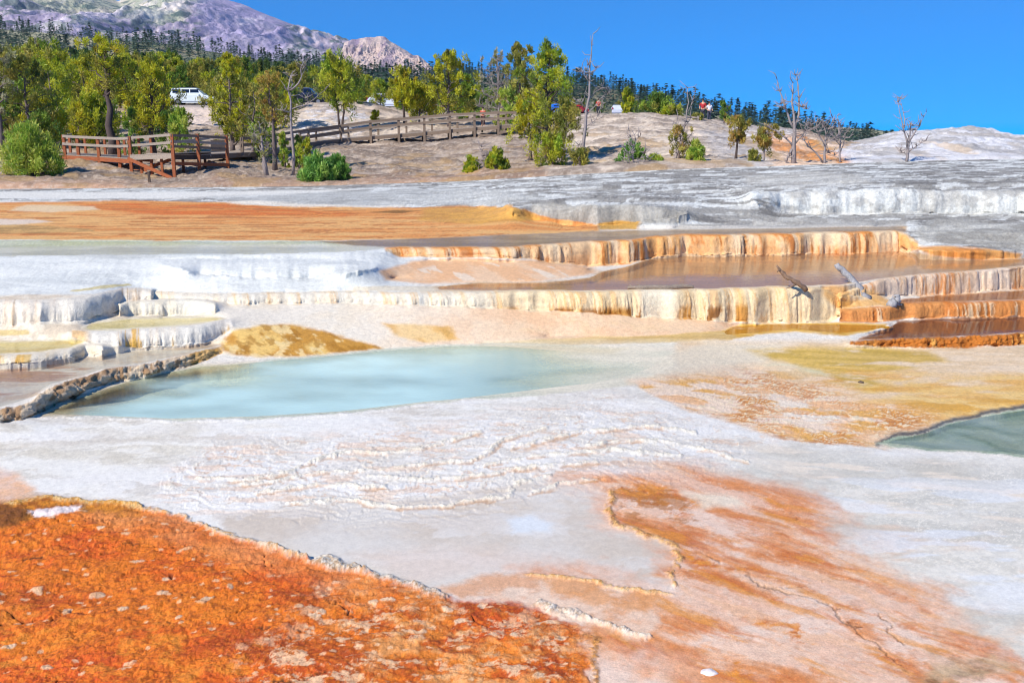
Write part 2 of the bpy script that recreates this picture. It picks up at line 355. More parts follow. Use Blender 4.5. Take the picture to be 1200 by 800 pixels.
def solve(Z, M):
    lev = [(Z, M)]
    while min(lev[-1][0].shape) > 12:
        z, mm = lev[-1]; h2, w2 = (z.shape[0] + 1) // 2, (z.shape[1] + 1) // 2
        zp = np.zeros((h2 * 2, w2 * 2), f32); mp = np.zeros_like(zp); zp[:z.shape[0], :z.shape[1]] = z * mm; mp[:z.shape[0], :z.shape[1]] = mm
        s = zp.reshape(h2, 2, w2, 2).sum((1, 3)); c = mp.reshape(h2, 2, w2, 2).sum((1, 3))
        lev.append((np.where(c > 0, s / np.maximum(c, 1), 0).astype(f32), c > 0))
    cur = np.full(lev[-1][0].shape, .0, f32)
    for z, mm in reversed(lev):
        if cur.shape != z.shape:
            cur = np.repeat(np.repeat(cur, 2, 0), 2, 1)[:z.shape[0], :z.shape[1]]
        cur = np.where(mm, z, cur)
        for it in range(170):
            p = np.pad(cur, 1, mode='edge')
            cur = np.where(mm, z, .25 * (p[:-2, 1:-1] + p[2:, 1:-1] + p[1:-1, :-2] + p[1:-1, 2:]))
    return cur
Zg = solve(Zc, Mc)
def bspl(px, py):
    """smooth (cubic B-spline) read of the surveyed level field"""
    x = np.clip((px - GX0) / GS, 1, gw - 3); y = np.clip((py - GY0) / GT, 1, gh - 3)
    ix = np.floor(x).astype(int); iy = np.floor(y).astype(int); u = (x - ix).astype(f32); v = (y - iy).astype(f32)
    def w(t): return ((1 - t) ** 3 / 6, (3 * t ** 3 - 6 * t * t + 4) / 6, (-3 * t ** 3 + 3 * t * t + 3 * t + 1) / 6, t ** 3 / 6)
    wx, wy = w(u), w(v); r = 0
    for j in range(4):
        for i in range(4): r = r + wx[i] * wy[j] * Zg[iy + j - 1, ix + i - 1]
    return r
cx = np.concatenate([np.arange(-1200, -380, 16), np.arange(-380, -25, 6), np.arange(-25, 1225, 1.05), np.arange(1225, 1580, 6), np.arange(1580, 2400, 16)]).astype(f32)
s = np.concatenate([np.arange(0, 215, .72), np.arange(215, 615, 1.0), np.arange(615, 830, 5.), np.arange(830, 1500, 22.)]).astype(f32)
nr, nc = len(s), len(cx)
PX = np.repeat(cx[None], nr, 0); PY = crest(cx)[None] + s[:, None] * 1.0
PY = PY.astype(f32)
Z0 = bspl(PX, PY)
XR, TT = ray(PX, PY)
D = (Z0 - H) / TT
D = np.minimum.accumulate(D, axis=0) - s[:, None] * 1e-4
X = (XR * D).astype(f32); Y = D.astype(f32); Z = (H + TT * D).astype(f32)
# ---- normals of the smooth ground, slope
def normals(X, Y, Z):
    P = np.stack([X, Y, Z], -1)
    du = np.gradient(P, axis=1); dv = np.gradient(P, axis=0)
    n = np.cross(dv, du); n /= np.linalg.norm(n, axis=-1, keepdims=True) + 1e-12
    n[n[..., 2] < 0] *= -1
    return n.astype(f32)
Nn = normals(X, Y, Z)
steep = sst(.25, .75, 1 - Nn[..., 2])
# ---- painting machinery
fx_w = F / np.maximum(Y, 1); fy_w = F * H / np.maximum(Y, 1) ** 2
wn1 = fbm(X * 1.1, Y * 1.1, 5, 11) - .5; wn2 = fbm(X * 1.1 + 31, Y * 1.1 + 17, 5, 29) - .5
wf1 = fbm(X * 7, Y * 7, 3, 41) - .5; wf2 = fbm(X * 7 + 9, Y * 7 + 5, 3, 43) - .5
def warped(a, b):
    return PX + (wn1 * a + wf1 * b) * fx_w, PY + (wn2 * a + wf2 * b) * fy_w
wg1 = fbm(X * 26, Y * 26, 2, 45) - .5; wg2 = fbm(X * 26 + 3, Y * 26, 2, 47) - .5
W0 = warped(.32, .12); W0 = (W0[0] + wg1 * .05 * fx_w, W0[1] + wg2 * .05 * fy_w); W1 = warped(.9, .3)
def mask(pts, fe=6, warp=0, ya=2.0, closed=True):
    wx, wy = (W0, W1, (PX, PY))[warp]
    P = np.asarray(pts, f32); g = fe * 1.5 + 3
    bb = (wx > P[:, 0].min() - g) & (wx < P[:, 0].max() + g) & (wy > P[:, 1].min() - g / ya) & (wy < P[:, 1].max() + g / ya)
    out = np.zeros(PX.shape, f32)
    if bb.any():
        sd = sdist(wx[bb], wy[bb], pts, ya, closed)
        out[bb] = sst(-fe, fe, sd) if closed else 1 - sst(0, fe, sd)
    return out
def N2(sx, sy, o=4, seed=0): return fbm(X * sx, Y * sy, o + 2, seed, .6)
C = np.empty(PX.shape + (3,), f32); C[:] = lin((226, 222, 220))
WET = np.full(PX.shape, .25, f32); DISP = np.zeros(PX.shape, f32)
def put(mk, c, w=None):
    global WET
    c = lin(c) if not isinstance(c, np.ndarray) else c
    C[:] = C + (c - C) * mk[..., None]
    if w is not None: WET = WET + (w - WET) * mk
def two(c1, c2, n, lo=.35, hi=.65):
    t = sst(lo, hi, n)[..., None]; return (lin(c1) * (1 - t) + lin(c2) * t).astype(f32)
n_big = N2(.35, .35, 4, 1); n_mid = N2(1.6, 1.6, 5, 2); n_fine = N2(9, 9, 4, 3); n_gr = N2(28, 28, 3, 4)
st_far = fbm(X * .5, Y * 2.6, 5, 5)          # streaks lying across the view (level beds)
st_mid = fbm(X * 1.2 + wn1 * 2, Y * 6, 5, 6)
# --- 0 back slope: frosted white and grey beds
sl = [(-1500,200),(1600,160),(1600,300),(1200,305),(1150,298),(1066,282),(1060,264),(770,264),(690,271),(640,262),(600,243),(340,243),(200,236),(-1500,236)]
mk = mask(sl, 3, 0, 3)
nb = fbm(X * .33 + wn1 * 1.5, Y * 1.15 + Z * 3.0, 6, 9, .58)
put(mk, two((212,215,220), (160,159,160), nb, .40, .56), .1)
put(mk * sst(.56, .62, fbm(X * .9, Y * 2.5 + Z * 5, 5, 19)) * .7, (238, 243, 250))
put(mk * sst(.57, .64, fbm(X * 1.3 + 7, Y * 4 + Z * 5, 5, 21)) * .8, (120, 118, 118))
put(mask([(-1500,225),(230,225),(420,222),(330,229),(180,233),(-1500,236)], 4, 0, 3), (234, 234, 236), .1)
put(mask([(240,231),(420,224),(560,221),(640,232),(600,241),(400,241),(300,238)], 8, 0, 3) * .7, two((176,178,182), (212,216,222), nb, .4, .6))
put(mask([(205,238),(300,236.5),(480,242),(340,243.5),(260,242)], 3, 0, 3), (236, 230, 224))
put(mask([(612,242),(640,238),(810,240),(825,250),(800,262),(680,264),(630,258)], 4, 0, 2) * .85, two((186,184,182), (150,148,146), n_mid, .35, .65))
put(mask([(905,224),(960,222),(1200,224),(1500,226),(1500,256),(1200,252),(960,251),(915,246)], 4, 0, 2) * .9, two((222,225,229), (190,190,192), fbm(X * 2.2, Z * 3.5, 5, 23), .42, .6))
put(mask([(870,205),(960,200),(1010,206),(1020,216),(930,219),(875,216)], 5, 0, 2) * .5, (206, 204, 202))
put(mask([(1065,270),(1100,258),(1160,262),(1400,268),(1400,285),(1150,288),(1080,281)], 5, 0, 2) * .8, two((160,158,156), (190,190,190), n_mid))
put(mask([(800,262),(900,255),(1060,260),(1062,266),(900,267),(780,269)], 3, 0, 3) * .7, (172, 170, 170))
# --- 1 orange flat at the back left
og = [(-1500,238),(0,237.5),(80,236.5),(180,235.5),(260,237.5),(345,243),(500,243),(602,241.5),(620,248),(645,256),(700,263),(700,271.5),(600,275),(500,280),(300,283),(0,281.5),(-1500,282)]
mk = mask(og, 2.2, 0, 3)
put(mk, two((216,148,84), (228,178,116), fbm(X * .35, Y * 2.2, 6, 33, .6), .4, .6), .25)
put(mask([(85,238),(180,236),(270,238.5),(345,245),(420,250),(400,255),(300,254),(180,252),(120,247)], 7, 0, 3) * .85, two((206,104,34), (214,140,72), fbm(X * .6, Y * 2.6, 5, 35), .4, .66))
put(mk * sst(.58, .66, fbm(X * .5, Y * 5, 5, 37)) * .8, (178, 112, 58))
put(mask([(495,244),(600,242.5),(618,249),(640,257),(560,263),(490,258)], 5, 0, 3) * .8, two((216,166,78), (196,146,74), n_mid))
put(mask([(437,248.5),(470,246.5),(492,247),(470,250)], 2, 0, 3) * .8, (112, 84, 30))
put(mask([(0,262),(60,265),(105,269),(110,272),(40,274),(-60,273)], 3, 0, 3) * .75, two((150,122,74), (196,160,104), n_mid))
put(mask([(30,240),(110,242),(115,246),(60,249),(10,247)], 3, 0, 3) * .7, (232, 216, 188)); put(mask([(-40,257),(40,257),(60,259.5),(20,263),(-40,264)], 3, 0, 3) * .7, (226, 220, 218))
put(mask([(700,262),(725,258.5),(748,262),(745,269),(700,270)], 3, 0, 3), (205, 160, 84))
# --- 2 upper pool bed, white terrace
put(mask([(-1500,281),(0,280.5),(200,282),(390,282),(405,290),(150,293),(-1500,293)], 3, 0, 3), two((196,206,188), (206,216,214), st_far), .3)
put(mask([(370,283),(500,279),(690,271),(1062,265),(1062,272),(800,277),(690,285),(600,291),(470,291.5),(420,288)], 3, 0, 3), two((150,128,108), (172,152,132), st_far), .4)
wt = [(-1500,291),(0,290),(150,288),(380,286),(450,291),(480,300),(500,310),(450,318),(470,330),(505,340),(500,345),(330,345),(170,342),(100,350),(-1500,353)]
put(mask(wt, 6, 0, 2.5), two((228,231,234), (212,216,220), fbm(X * .4, Y * 1.4, 7, 51, .6), .35, .65), .6)
put(mask(wt, 6, 0, 2.5) * sst(.53, .62, fbm(X * 6 + Y * 1.5, Y * .7 + Z, 4, 52)) * .16, (206, 208, 212))
put(mask(wt, 6, 0, 2.5) * sst(.55, .64, fbm(X * .5, Y * 2.2, 6, 53, .6)) * .5, (196, 200, 204))
put(mask([(-20,297),(130,290),(390,290),(400,294),(230,301),(140,304),(60,300)], 4, 0, 3) * .55, two((198,204,206), (184,186,186), st_far))
put(mask([(80,341),(110,336),(150,333),(155,335),(120,339),(85,342)], 2, 0, 3), (206, 194, 152), .5)
put(mask([(420,335),(520,335),(700,341),(515,341.5),(410,341)], 3, 0, 3) * .6, (212, 196, 168))
# --- 3 pink fan beside the brown pool
put(mask([(445,318),(480,306),(540,302),(640,306),(690,312),(705,319),(640,330),(560,332),(500,332),(455,328)], 5, 0, 2.5), two((234,200,170), (222,178,140), fbm(X * 1.4 + Y * .8, Y * .7 - X * .3, 5, 61), .4, .62), .5)
put(mask([(470,318),(540,306),(640,312),(695,319),(630,329),(520,330)], 5, 0, 2.5) * sst(.55, .6, fbm(X * 2.2 + Y * 1.2, Y * .6 - X * .25, 5, 63)) * .7, (240, 228, 216))
# --- 4 brown pool beds
put(mask(POOLS['brown'][2], 4, 0, 2), two((192,166,136), (204,178,148), st_far), .3)
put(mask(POOLS['tier'][2], 3, 0, 2), two((190,140,96), (160,110,66), n_mid), .3)
put(mask(POOLS['maroon'][2], 3, 0, 2), two((156,112,84), (170,122,88), n_mid), .3)
put(mask([(1066,290),(1100,288),(1160,291),(1200,297),(1195,303),(1150,305),(1090,300)], 4, 0, 2), two((222,164,98), (210,140,70), n_mid), .4)
# --- 5 apron in front of the cream wall: white to peach, mustard mats
ap = [(165,345),(330,355),(520,356),(700,366),(850,376),(870,380),(840,390),(790,394),(690,398),(600,402),(530,404),(440,411),(330,421),(255,414),(262,400),(275,385),(250,370)]
mk = mask(ap, 5, 0, 2)
rt = sst(380, 640, PX)[..., None]
put(mk, (two((240,233,226), (228,218,206), n_mid) * (1 - rt) + two((236,206,178), (228,190,158), n_mid) * rt).astype(f32), .45)
put(mask([(600,373),(700,376),(800,384),(700,392),(620,388),(540,384)], 8, 0, 2) * sst(.52, .6, fbm(X * 2.4, Y * 3.2, 4, 65)) * .5, (214, 186, 150))
ms = [(258,404),(275,388),(310,380.5),(345,380),(380,388),(440,404),(452,409),(420,411.5),(350,418),(290,416),(262,411)]
put(mask(ms, 5, 0, 2) * .95, two((186,132,24), (222,184,104), fbm(X * 1.6 + Y * 1.2, Y * 1.1 - X * .4, 5, 67), .46, .7), .5)
put(mask(ms, 5, 0, 2) * sst(.54, .64, fbm(X * 5 + Y * 4, Y * 3 - X * 1.2, 4, 68)) * .6, (150, 102, 14)); put(mask(ms, 9, 0, 2) * sst(.58, .68, fbm(X * 4 + Y * 3, Y * 2.4 - X, 4, 70)) * .7, (236, 214, 164))
put(mask([(448,378),(480,379),(528,383),(534,398),(505,402),(470,395)], 5, 0, 2) * .8, two((200,150,48), (232,196,136), fbm(X * 2 + Y, Y * 1.2, 5, 69), .42, .66), .5)
put(mask([(560,402),(690,395.5),(780,393),(850,387),(880,391),(850,400),(700,404),(600,403.5)], 3, 0, 2) * .85, two((186,150,62), (208,178,108), st_mid), .7)
# --- 6 pool bed of the turquoise pool
tq = POOLS['turquoise'][2]
put(mask(tq, 3, 0, 2), two((206,208,196), (190,196,186), fbm(X * .8, Y * 1.8, 5, 71)), .3)
put(mask([(60,480),(100,462),(160,444),(250,428),(300,424),(200,452),(130,476),(90,487),(50,487)], 14, 0, 2) * .85, two((176,144,106), (200,180,150), st_mid), .3)
put(mask([(560,400),(700,402),(810,406),(880,418),(840,442),(740,462),(640,466),(600,455),(640,430),(590,412)], 22, 0, 2) * .85, two((204,199,186), (218,212,200), fbm(X * .9, Y * 2.2, 7, 73, .6)), .7)
put(mask([(560,405),(640,403),(740,408),(720,414),(620,412)], 8, 0, 2) * .35, (204, 186, 140))
put(mask([(740,404),(800,406),(850,420),(830,440),(770,456),(735,455)], 16, 0, 2) * .7, two((204,203,190), (218,211,198), fbm(X * .9, Y * 2.2, 7, 73, .6)), .7)
# --- 7 right of it: tan flat, olive pool, terracotta ripples
put(mask([(800,400),(990,398),(1010,404),(1200,404),(1500,395),(1500,450),(1200,478),(1110,492),(1040,520),(960,520),(880,500),(800,470),(740,455),(790,430)], 8, 0, 2), two((226,206,184), (214,190,160), st_mid), .45)
put(mask([(750,430),(830,402),(920,402),(890,430),(850,445),(780,455)], 10, 0, 2) * .8, two((210,202,188), (216,208,194), st_mid), .6)
put(mask([(845,388),(870,379),(990,378),(1040,380),(1020,389),(985,393),(930,388),(860,394)], 3, 0, 2), two((196,152,52), (214,176,96), st_mid), .7)
put(mask([(876,411),(940,406),(1020,406),(1090,412),(1110,424),(1060,434),(1010,440),(1050,455),(1010,460),(960,444),(920,425),(900,421)], 9, 0, 2) * sst(.3, .5, fbm(X * .7, Y * 2, 6, 78, .6)) * .95, two((186,156,62), (206,174,92), st_mid, .4, .65), .7)
put(mask([(905,424),(960,434),(975,446),(930,452),(890,440),(885,428)], 6, 0, 2) * .7, two((196,204,184), (206,200,180), st_mid), .6)
put(mask([(930,432),(1010,436),(1100,440),(1200,436),(1500,425),(1500,462),(1200,476),(1110,490),(1060,500),(1000,480),(960,455)], 14, 1, 2) * sst(.36, .56, fbm(X * .5 + Y * .2, Y * 1.6 - X * .2, 7, 77, .62)) * .85, two((206,156,62), (222,186,112), st_mid, .4, .65), .6)
put(mask([(1010,470),(1060,462),(1120,470),(1200,462),(1400,455),(1400,468),(1200,474),(1120,486),(1060,488)], 6, 0, 2) * .85, two((204,156,66), (222,190,128), st_mid, .4, .65), .6)
tk0 = [(1,1)]
tk = [(742,452),(800,444),(880,434),(960,446),(1010,470),(1090,488),(1060,507),(1030,518),(960,525),(910,515),(860,498),(800,480),(755,463)]
rip = np.abs(((Y * 5.5 + wn1 * 5 + wf2 * 1.5 + X * .8) % 1) - .5) * 2
mkt = mask(tk, 24, 1, 2)
put(mkt * .85, two((220,172,130), (204,146,96), n_mid, .35, .7), .45)
put(mkt * sst(.5, .6, fbm(X * .9 + Y * .5, Y * 1.8, 5, 75)) * .75, two((210,160,70), (196,132,60), n_mid))
put(mkt * sst(.55, .66, fbm(X * 1.3, Y * 3, 5, 76)) * .8, (232, 216, 206))
put(mkt * sst(.62, .85, rip) * sst(.38, .52, n_mid) * .9, (244, 228, 200))
put(mkt * sst(.3, .1, rip) * sst(.5, .6, n_mid) * .5, (168, 108, 70))
put(mask([(880,462),(960,470),(1000,490),(960,498),(900,484)], 12, 0, 2) * sst(.4, .6, st_mid) * .8, (236, 230, 226))
DISP += mkt * (sst(.55, .95, rip) * .012 - .004)
put(mask([(1034,519),(1050,511),(1072,506.5),(1090,501),(1110,493),(1150,484.5),(1200,476.5),(1400,460)], 7, 0, 1.4, closed=False) * .9, (58, 68, 78))  # shadow band under the teal pool's upper edge, painted as dark blue-grey
put(mask(POOLS['teal'][2], 2.5, 0, 2), two((150,168,152), (186,192,176), fbm(X * 1.5, Y * 2.2, 6, 79, .62), .38, .62), .2)
# --- 8 left terraces
put(mask([(-1500,352),(120,345),(160,350),(250,358),(262,372),(262,392),(255,404),(160,410),(120,414),(0,428),(-1500,440)], 4, 0, 2), two((230,222,212), (208,194,178), N2(1.6, 2.4, 5, 80), .4, .62), .45)
put(mask(POOLS['milky'][2], 4, 0, 2), two((208,198,158), (222,214,190), st_mid), .5)
put(mask(POOLS['left'][2], 4, 0, 2), two((192,174,120), (206,196,160), st_mid), .5)
put(mask([(-20,386),(30,386),(32,391),(0,393),(-30,393)], 2, 0, 2), (212, 190, 140), .5)
put(mask(POOLS['dam'][2], 4, 0, 2), two((200,196,190), (186,168,150), fbm(X * 1.2, Y * 2.4, 5, 81)), .5)
put(mask([(-1500,450),(0,436),(60,428),(110,432),(90,440),(40,455),(0,466),(-1500,505)], 5, 0, 2) * sst(.4, .55, st_mid), two((178,136,104), (160,120,90), n_mid), .5)
put(mask([(176,355),(235,352.5),(236,356),(195,358.5),(178,358)], 2, 0, 3) * .9, (220, 160, 40))
# --- 9 the wide white foreground sheet
wf = [(-1500,500),(0,492),(100,488.5),(200,493),(300,490.5),(400,485),(500,473),(640,463.5),(742,452),(800,480),(860,498),(910,516),(1030,524),(1090,528),(1200,536),(1500,560),(1500,820),(1200,830),(-1500,830)]
put(mask(wf, 4, 0, 2), two((226,225,228), (208,204,200), fbm(X * .5, Y * 1.1, 7, 91, .6), .36, .66), .7)
wsp = fbm(X * .55 + wn1 * 1.5, Y * 2.4 + wn2 * 2.5, 7, 92, .62)
put(mask(wf, 8, 0, 2) * sst(.55, .64, wsp) * .55, (240, 240, 242)); put(mask(wf, 8, 0, 2) * sst(.45, .37, wsp) * .5, (190, 182, 174))
put(mask([(0,500),(300,497),(520,482),(560,500),(400,530),(150,540),(-50,545)], 20, 1, 2) * sst(.45, .6, fbm(X * .7, Y * 2.2, 5, 93)) * .7, (202, 196, 186), .55)
rz = [(250,520),(420,508),(560,490),(700,470),(800,490),(900,520),(860,560),(760,580),(640,570),(560,600),(430,615),(300,600),(190,590),(180,560)]
rk = mask(rz, 26, 1, 1.6)
ph = Y * 2.6 + (n_big - .5) * 9 + wn1 * 3.0 + wf1 * .8 + X * .35
saw = ph % 1.0
rid = np.exp(-((saw - .5) / .07) ** 2)
lace = rid * sst(.40, .55, N2(2.3, 3, 4, 95))
put(rk * .7, two((220,220,226), (204,200,200), N2(1.4, 3, 5, 96), .4, .6), .65)
put(rk * sst(.55, .63, N2(1.6, 5.5, 5, 97)) * .45, (216, 178, 148))
put(rk * lace * .5, (244, 236, 222), .2)
put(rk * np.exp(-((saw - .62) / .05) ** 2) * sst(.45, .6, N2(2, 3, 4, 98)) * .55, (196, 148, 106))
DISP += rk * (lace * .008 + (n_fine - .5) * .007 + (saw - .5) * -.01)
ph2 = Y * 7 + wn1 * 6 + X * 1.1; s2 = np.exp(-(((ph2 % 1) - .5) / .1) ** 2)
DISP += rk * s2 * .004; put(rk * s2 * .35, (238, 234, 232))
# smooth wet basin
bs = [(250,600),(330,596),(450,588),(560,572),(640,562),(690,558),(722,572),(715,595),(725,612),(745,625),(785,640),(796,655),(792,682),(760,690),(690,682),(620,672),(560,672),(500,690),(430,665),(330,640),(260,620)]
bk = mask(bs, 7, 0, 1.5)
put(bk, two((208,204,203), (200,189,180), fbm(X * .6, Y * .8, 7, 101, .6), .35, .65), .9)
put(bk * sst(.55, .63, wsp) * .3, (222, 222, 228))
put(mask([(595,605),(620,600),(650,612),(640,622),(600,625)], 9, 0, 2) * .8, (212, 220, 234))
put(mask([(420,650),(560,640),(700,660),(640,672),(540,672),(480,684)], 18, 0, 1.5) * .5, (212, 192, 182))
# right wet sheet
put(mask([(845,545),(920,530),(1060,528),(1200,540),(1500,560),(1500,790),(1200,770),(1130,745),(1060,705),(990,655),(950,610),(900,590),(850,570)], 18, 1, 1.5), two((210,207,202), (194,189,180), fbm(X * .5, Y * .9, 7, 103, .6), .36, .64), .9)
put(mask([(900,560),(1010,570),(1100,620),(1200,640),(1400,700),(1400,800),(1150,760),(1040,690)], 40, 1, 1.5) * sst(.46, .64, fbm(X * .6 + Y * .5, Y * 1.3 - X * .4, 7, 108, .62)) * .6, (220, 190, 166))
wr = fbm(X * .5 + Y * .35 + wn1 * 1.6, Y * 2.2 - X * .25 + wn2 * 2, 7, 104, .62)
wrm = mask([(845,540),(1200,540),(1500,560),(1500,800),(1130,745),(1000,660),(900,590)], 18, 1, 1.5)
put(wrm * sst(.54, .63, wr) * .4, (230, 227, 224)); put(wrm * sst(.46, .38, wr) * .45, (186, 184, 178)); put(wrm * sst(.58, .66, n_gr) * sst(.5, .6, fbm(X * .7, Y * .9, 4, 102)) * .35, (242, 236, 230))
sh = fbm(X * .9 + Y * 1.4, Y * 3.0, 5, 105)
put(mask([(900,530),(1200,545),(1400,560),(1400,620),(1150,615),(1000,590),(950,560)], 25, 1, 1.5) * sst(.52, .6, sh) * .7, (232, 218, 204))
put(mask([(960,560),(1200,560),(1400,570),(1400,720),(1150,720),(1050,660)], 40, 1, 1.5) * sst(.54, .62, fbm(X * .7 + 3, Y * 2.2, 5, 107)) * .55, (218, 224, 238))
# --- 10 terracotta tongue, right of the basin down to the corner
tg = [(672,556),(740,553),(820,556),(880,566),(950,588),(975,602),(950,614),(1010,650),(1080,700),(1140,748),(1200,785),(1290,840),(560,840),(640,760),(700,720),(620,680),(690,678),(770,690),(796,690),(800,660),(786,640),(742,624),(722,608),(712,590),(724,572)]
tm = np.maximum(mask(tg, 12, 0, 1.5) * sst(980, 880, PX + (PY - 600) * -.9), mask(tg, 34, 1, 1.5))
put(tm, two((224,180,152), (208,146,106), fbm(X * .7 + Y * .5, Y * 1.0 - X * .3, 8, 111, .62), .32, .68), .55)
put(tm * sst(.52, .68, fbm(X * 1.3 + Y * .9, Y * 1.7 - X * .5, 8, 112, .66)) * .5, (208, 132, 72))
put(tm * sst(.54, .68, fbm(X * .8 + Y * .7, Y * 1.6 - X * .6, 8, 113, .64)) * .75, (230, 208, 198))
put(tm * sst(.62, .70, fbm(X * 9, Y * 12, 4, 116, .6)) * .3, (160, 96, 54)); put(tm * sst(.64, .7, fbm(X * 14 + 5, Y * 18, 4, 117, .6)) * .3, (240, 222, 208))
al = X * .75 - Y * .66; ac = X * .66 + Y * .75
stt = fbm(ac * 2.0 + wn1 * .8, al * .45, 8, 119, .62); st2 = fbm(ac * 4.5 + wn2, al * .9, 7, 120, .64)
put(tm * sst(.44, .6, stt) * .85, two((206,132,74), (186,96,34), st2, .4, .62) ); put(tm * sst(.56, .66, st2) * .6, (214, 144, 52)); put(tm * sst(.47, .37, stt) * .5, (226, 204, 194))
for p, fe in (([(700,560),(790,566),(830,590),(800,610),(740,590)], 14), ([(880,725),(960,728),(975,750),(930,752)], 9), ([(800,640),(850,662),(900,668),(870,672),(812,668)], 7), ([(830,770),(880,765),(900,785),(850,795)], 12)):
    put(mask(p, fe, 0, 1.5) * sst(.42, .58, fbm(X * 3, Y * 4.5, 7, 118, .66)) * .9, two((214,136,28), (190,104,30), n_fine))
put(mask([(720,570),(790,572),(840,600),(800,640),(742,612)], 16, 0, 1.5) * sst(.5, .58, N2(3, 4, 4, 114)) * .7, (168, 108, 48))
put(mask([(800,575),(850,580),(870,592),(820,598)], 10, 0, 2) * .7, (232, 226, 214))
put(mask([(640,760),(720,752),(830,790),(820,830),(660,830)], 25, 1, 1.5) * .6, two((222,176,150), (232,214,206), n_mid))
put(mask([(1080,772),(1130,762),(1220,772),(1260,840),(1060,840)], 26, 1, 1.2) * sst(.36, .54, fbm(X * 1.2, Y * 1.6, 6, 124, .66)) * .8, two((112,92,60), (190,166,134), fbm(X * 2, Y * 2.4, 7, 122, .68), .4, .62), .6)
# --- 11 pinkish shelf and orange mat
put(mask([(500,690),(560,674),(620,674),(690,684),(770,694),(780,730),(760,752),(700,735),(640,715),(560,703)], 8, 0, 1.5) * .9, two((222,196,180), (208,158,124), N2(2, 2.6, 5, 121), .38, .62), .6)
put(mask([(620,678),(690,681),(760,694),(790,700),(760,720),(660,700)], 7, 0, 1.5) * sst(.42, .56, n_mid) * .7, (208, 144, 84))
om = [(-1500,600),(0,590),(50,582),(110,590),(165,594),(215,605),(245,622),(330,645),(400,668),(470,688),(520,700),(600,708),(640,716),(672,730),(690,742),(680,752),(700,764),(704,778),(688,786),(694,800),(680,840),(-1500,840)]
ok = mask(om, 6, 0, 1.5); ok = np.maximum(ok * sst(-.1, .3, mask(om, 34, 1, 1.5) + .35 * (n_mid - .4)), mask([(-1500,600),(300,640),(480,720),(480,840),(-1500,840)], 10, 0, 1.5) * ok)
f1, f2, cid = worley(X * .8 + wn1 * 1.6, Y * 2.8 + wn2 * 2.6, 5)
g1, g2, gid = worley(X * 4.5 + wn1 * 2 + wf1 * .6, Y * 6.5 + wn2 * 2 + wf2 * .6, 15)
crk = np.exp(-((f2 - f1) / .02) ** 2) * sst(.56, .62, N2(1.6, 2.6, 4, 123))
oc = two((196,86,14), (224,128,30), fbm(X * .8, Y * 1.1, 6, 125, .6), .34, .66)
put(ok, two((206,86,10), (222,120,24), fbm(X * .8, Y * 1.1, 8, 125, .68), .36, .64), .3)
put(ok * sst(.48, .68, fbm(X * .6 + 4, Y * .9, 8, 126, .66)) * .75, (170, 70, 12))
put(ok * sst(.5, .62, n_gr) * .3, (230, 140, 40)); put(ok * sst(.55, .66, fbm(X * 22, Y * 30, 3, 127)) * .5, (140, 56, 10))
put(ok * mask([(-1500,700),(200,720),(420,790),(420,840),(-1500,840)], 60, 1, 1.2) * sst(.52, .64, fbm(X * 4, Y * 7, 6, 128, .7)) * .4, (236, 158, 54))
put(ok * mask([(380,700),(520,700),(700,735),(710,840),(330,840),(300,770)], 40, 1, 1.2) * sst(.525, .61, fbm(X * 5, Y * 8, 6, 129, .72) * .75 + .25 * N2(1.2, 1.6, 4, 130)) * .85, (228, 192, 160))
put(ok * mask([(60,590),(200,600),(420,672),(520,700),(440,700),(260,655),(120,620)], 14, 0, 1.2) * .6, two((222,150,92), (206,120,56), n_mid))
put(ok * mask([(420,700),(520,702),(700,735),(705,840),(430,840)], 40, 1, 1.2) * sst(.4, .6, fbm(X * 2.2, Y * 3, 7, 132, .66)) * .7, two((222,136,48), (226,164,100), n_fine))
flake = (gid > .915) * sst(.36, .26, g1 + (n_gr - .5) * .2) * sst(.42, .56, N2(.8, .8, 3, 131) + .08)
h1, h2, hid = worley(X * 11 + wf1, Y * 16 + wf2, 25); fl3 = (hid > .955) * sst(.4, .3, h1 + (n_gr - .5) * .2)
put(ok * flake * .9, two((236,204,176), (228,180,140), n_fine), .25)
put(ok * fl3 * .6, (240, 206, 172)); put(ok * crk * .92, (64, 26, 8))
ok2 = mask(om, 30, 0, 1.5) * ok
DISP += ok2 * (sst(.3, .7, n_mid) * .03 + (n_fine - .5) * .035 + (n_gr - .5) * .014 + flake * .008 - crk * .05 + sst(.0, .3, f2 - f1) * .012)
put(mask([(-1500,545),(0,548),(30,556),(36,575),(0,590),(-1500,600)], 8, 0, 1.5) * .85, two((214,190,184), (222,170,130), n_mid), .5)
put(mask([(-1500,592),(0,584),(40,578),(100,586),(165,594),(160,605),(90,600),(40,605),(0,622),(-1500,640)], 8, 0, 1.5) * .8, two((200,132,36), (150,92,24), n_fine), .2)
put(mask([(-60,600),(0,592),(28,598),(20,614),(0,622),(-60,630)], 6, 0, 1.2) * .8, (110, 62, 14))
put(mask([(28,598),(60,593),(98,592),(96,600),(60,604),(35,603)], 3, 0, 1.5), (224, 212, 218), .6)
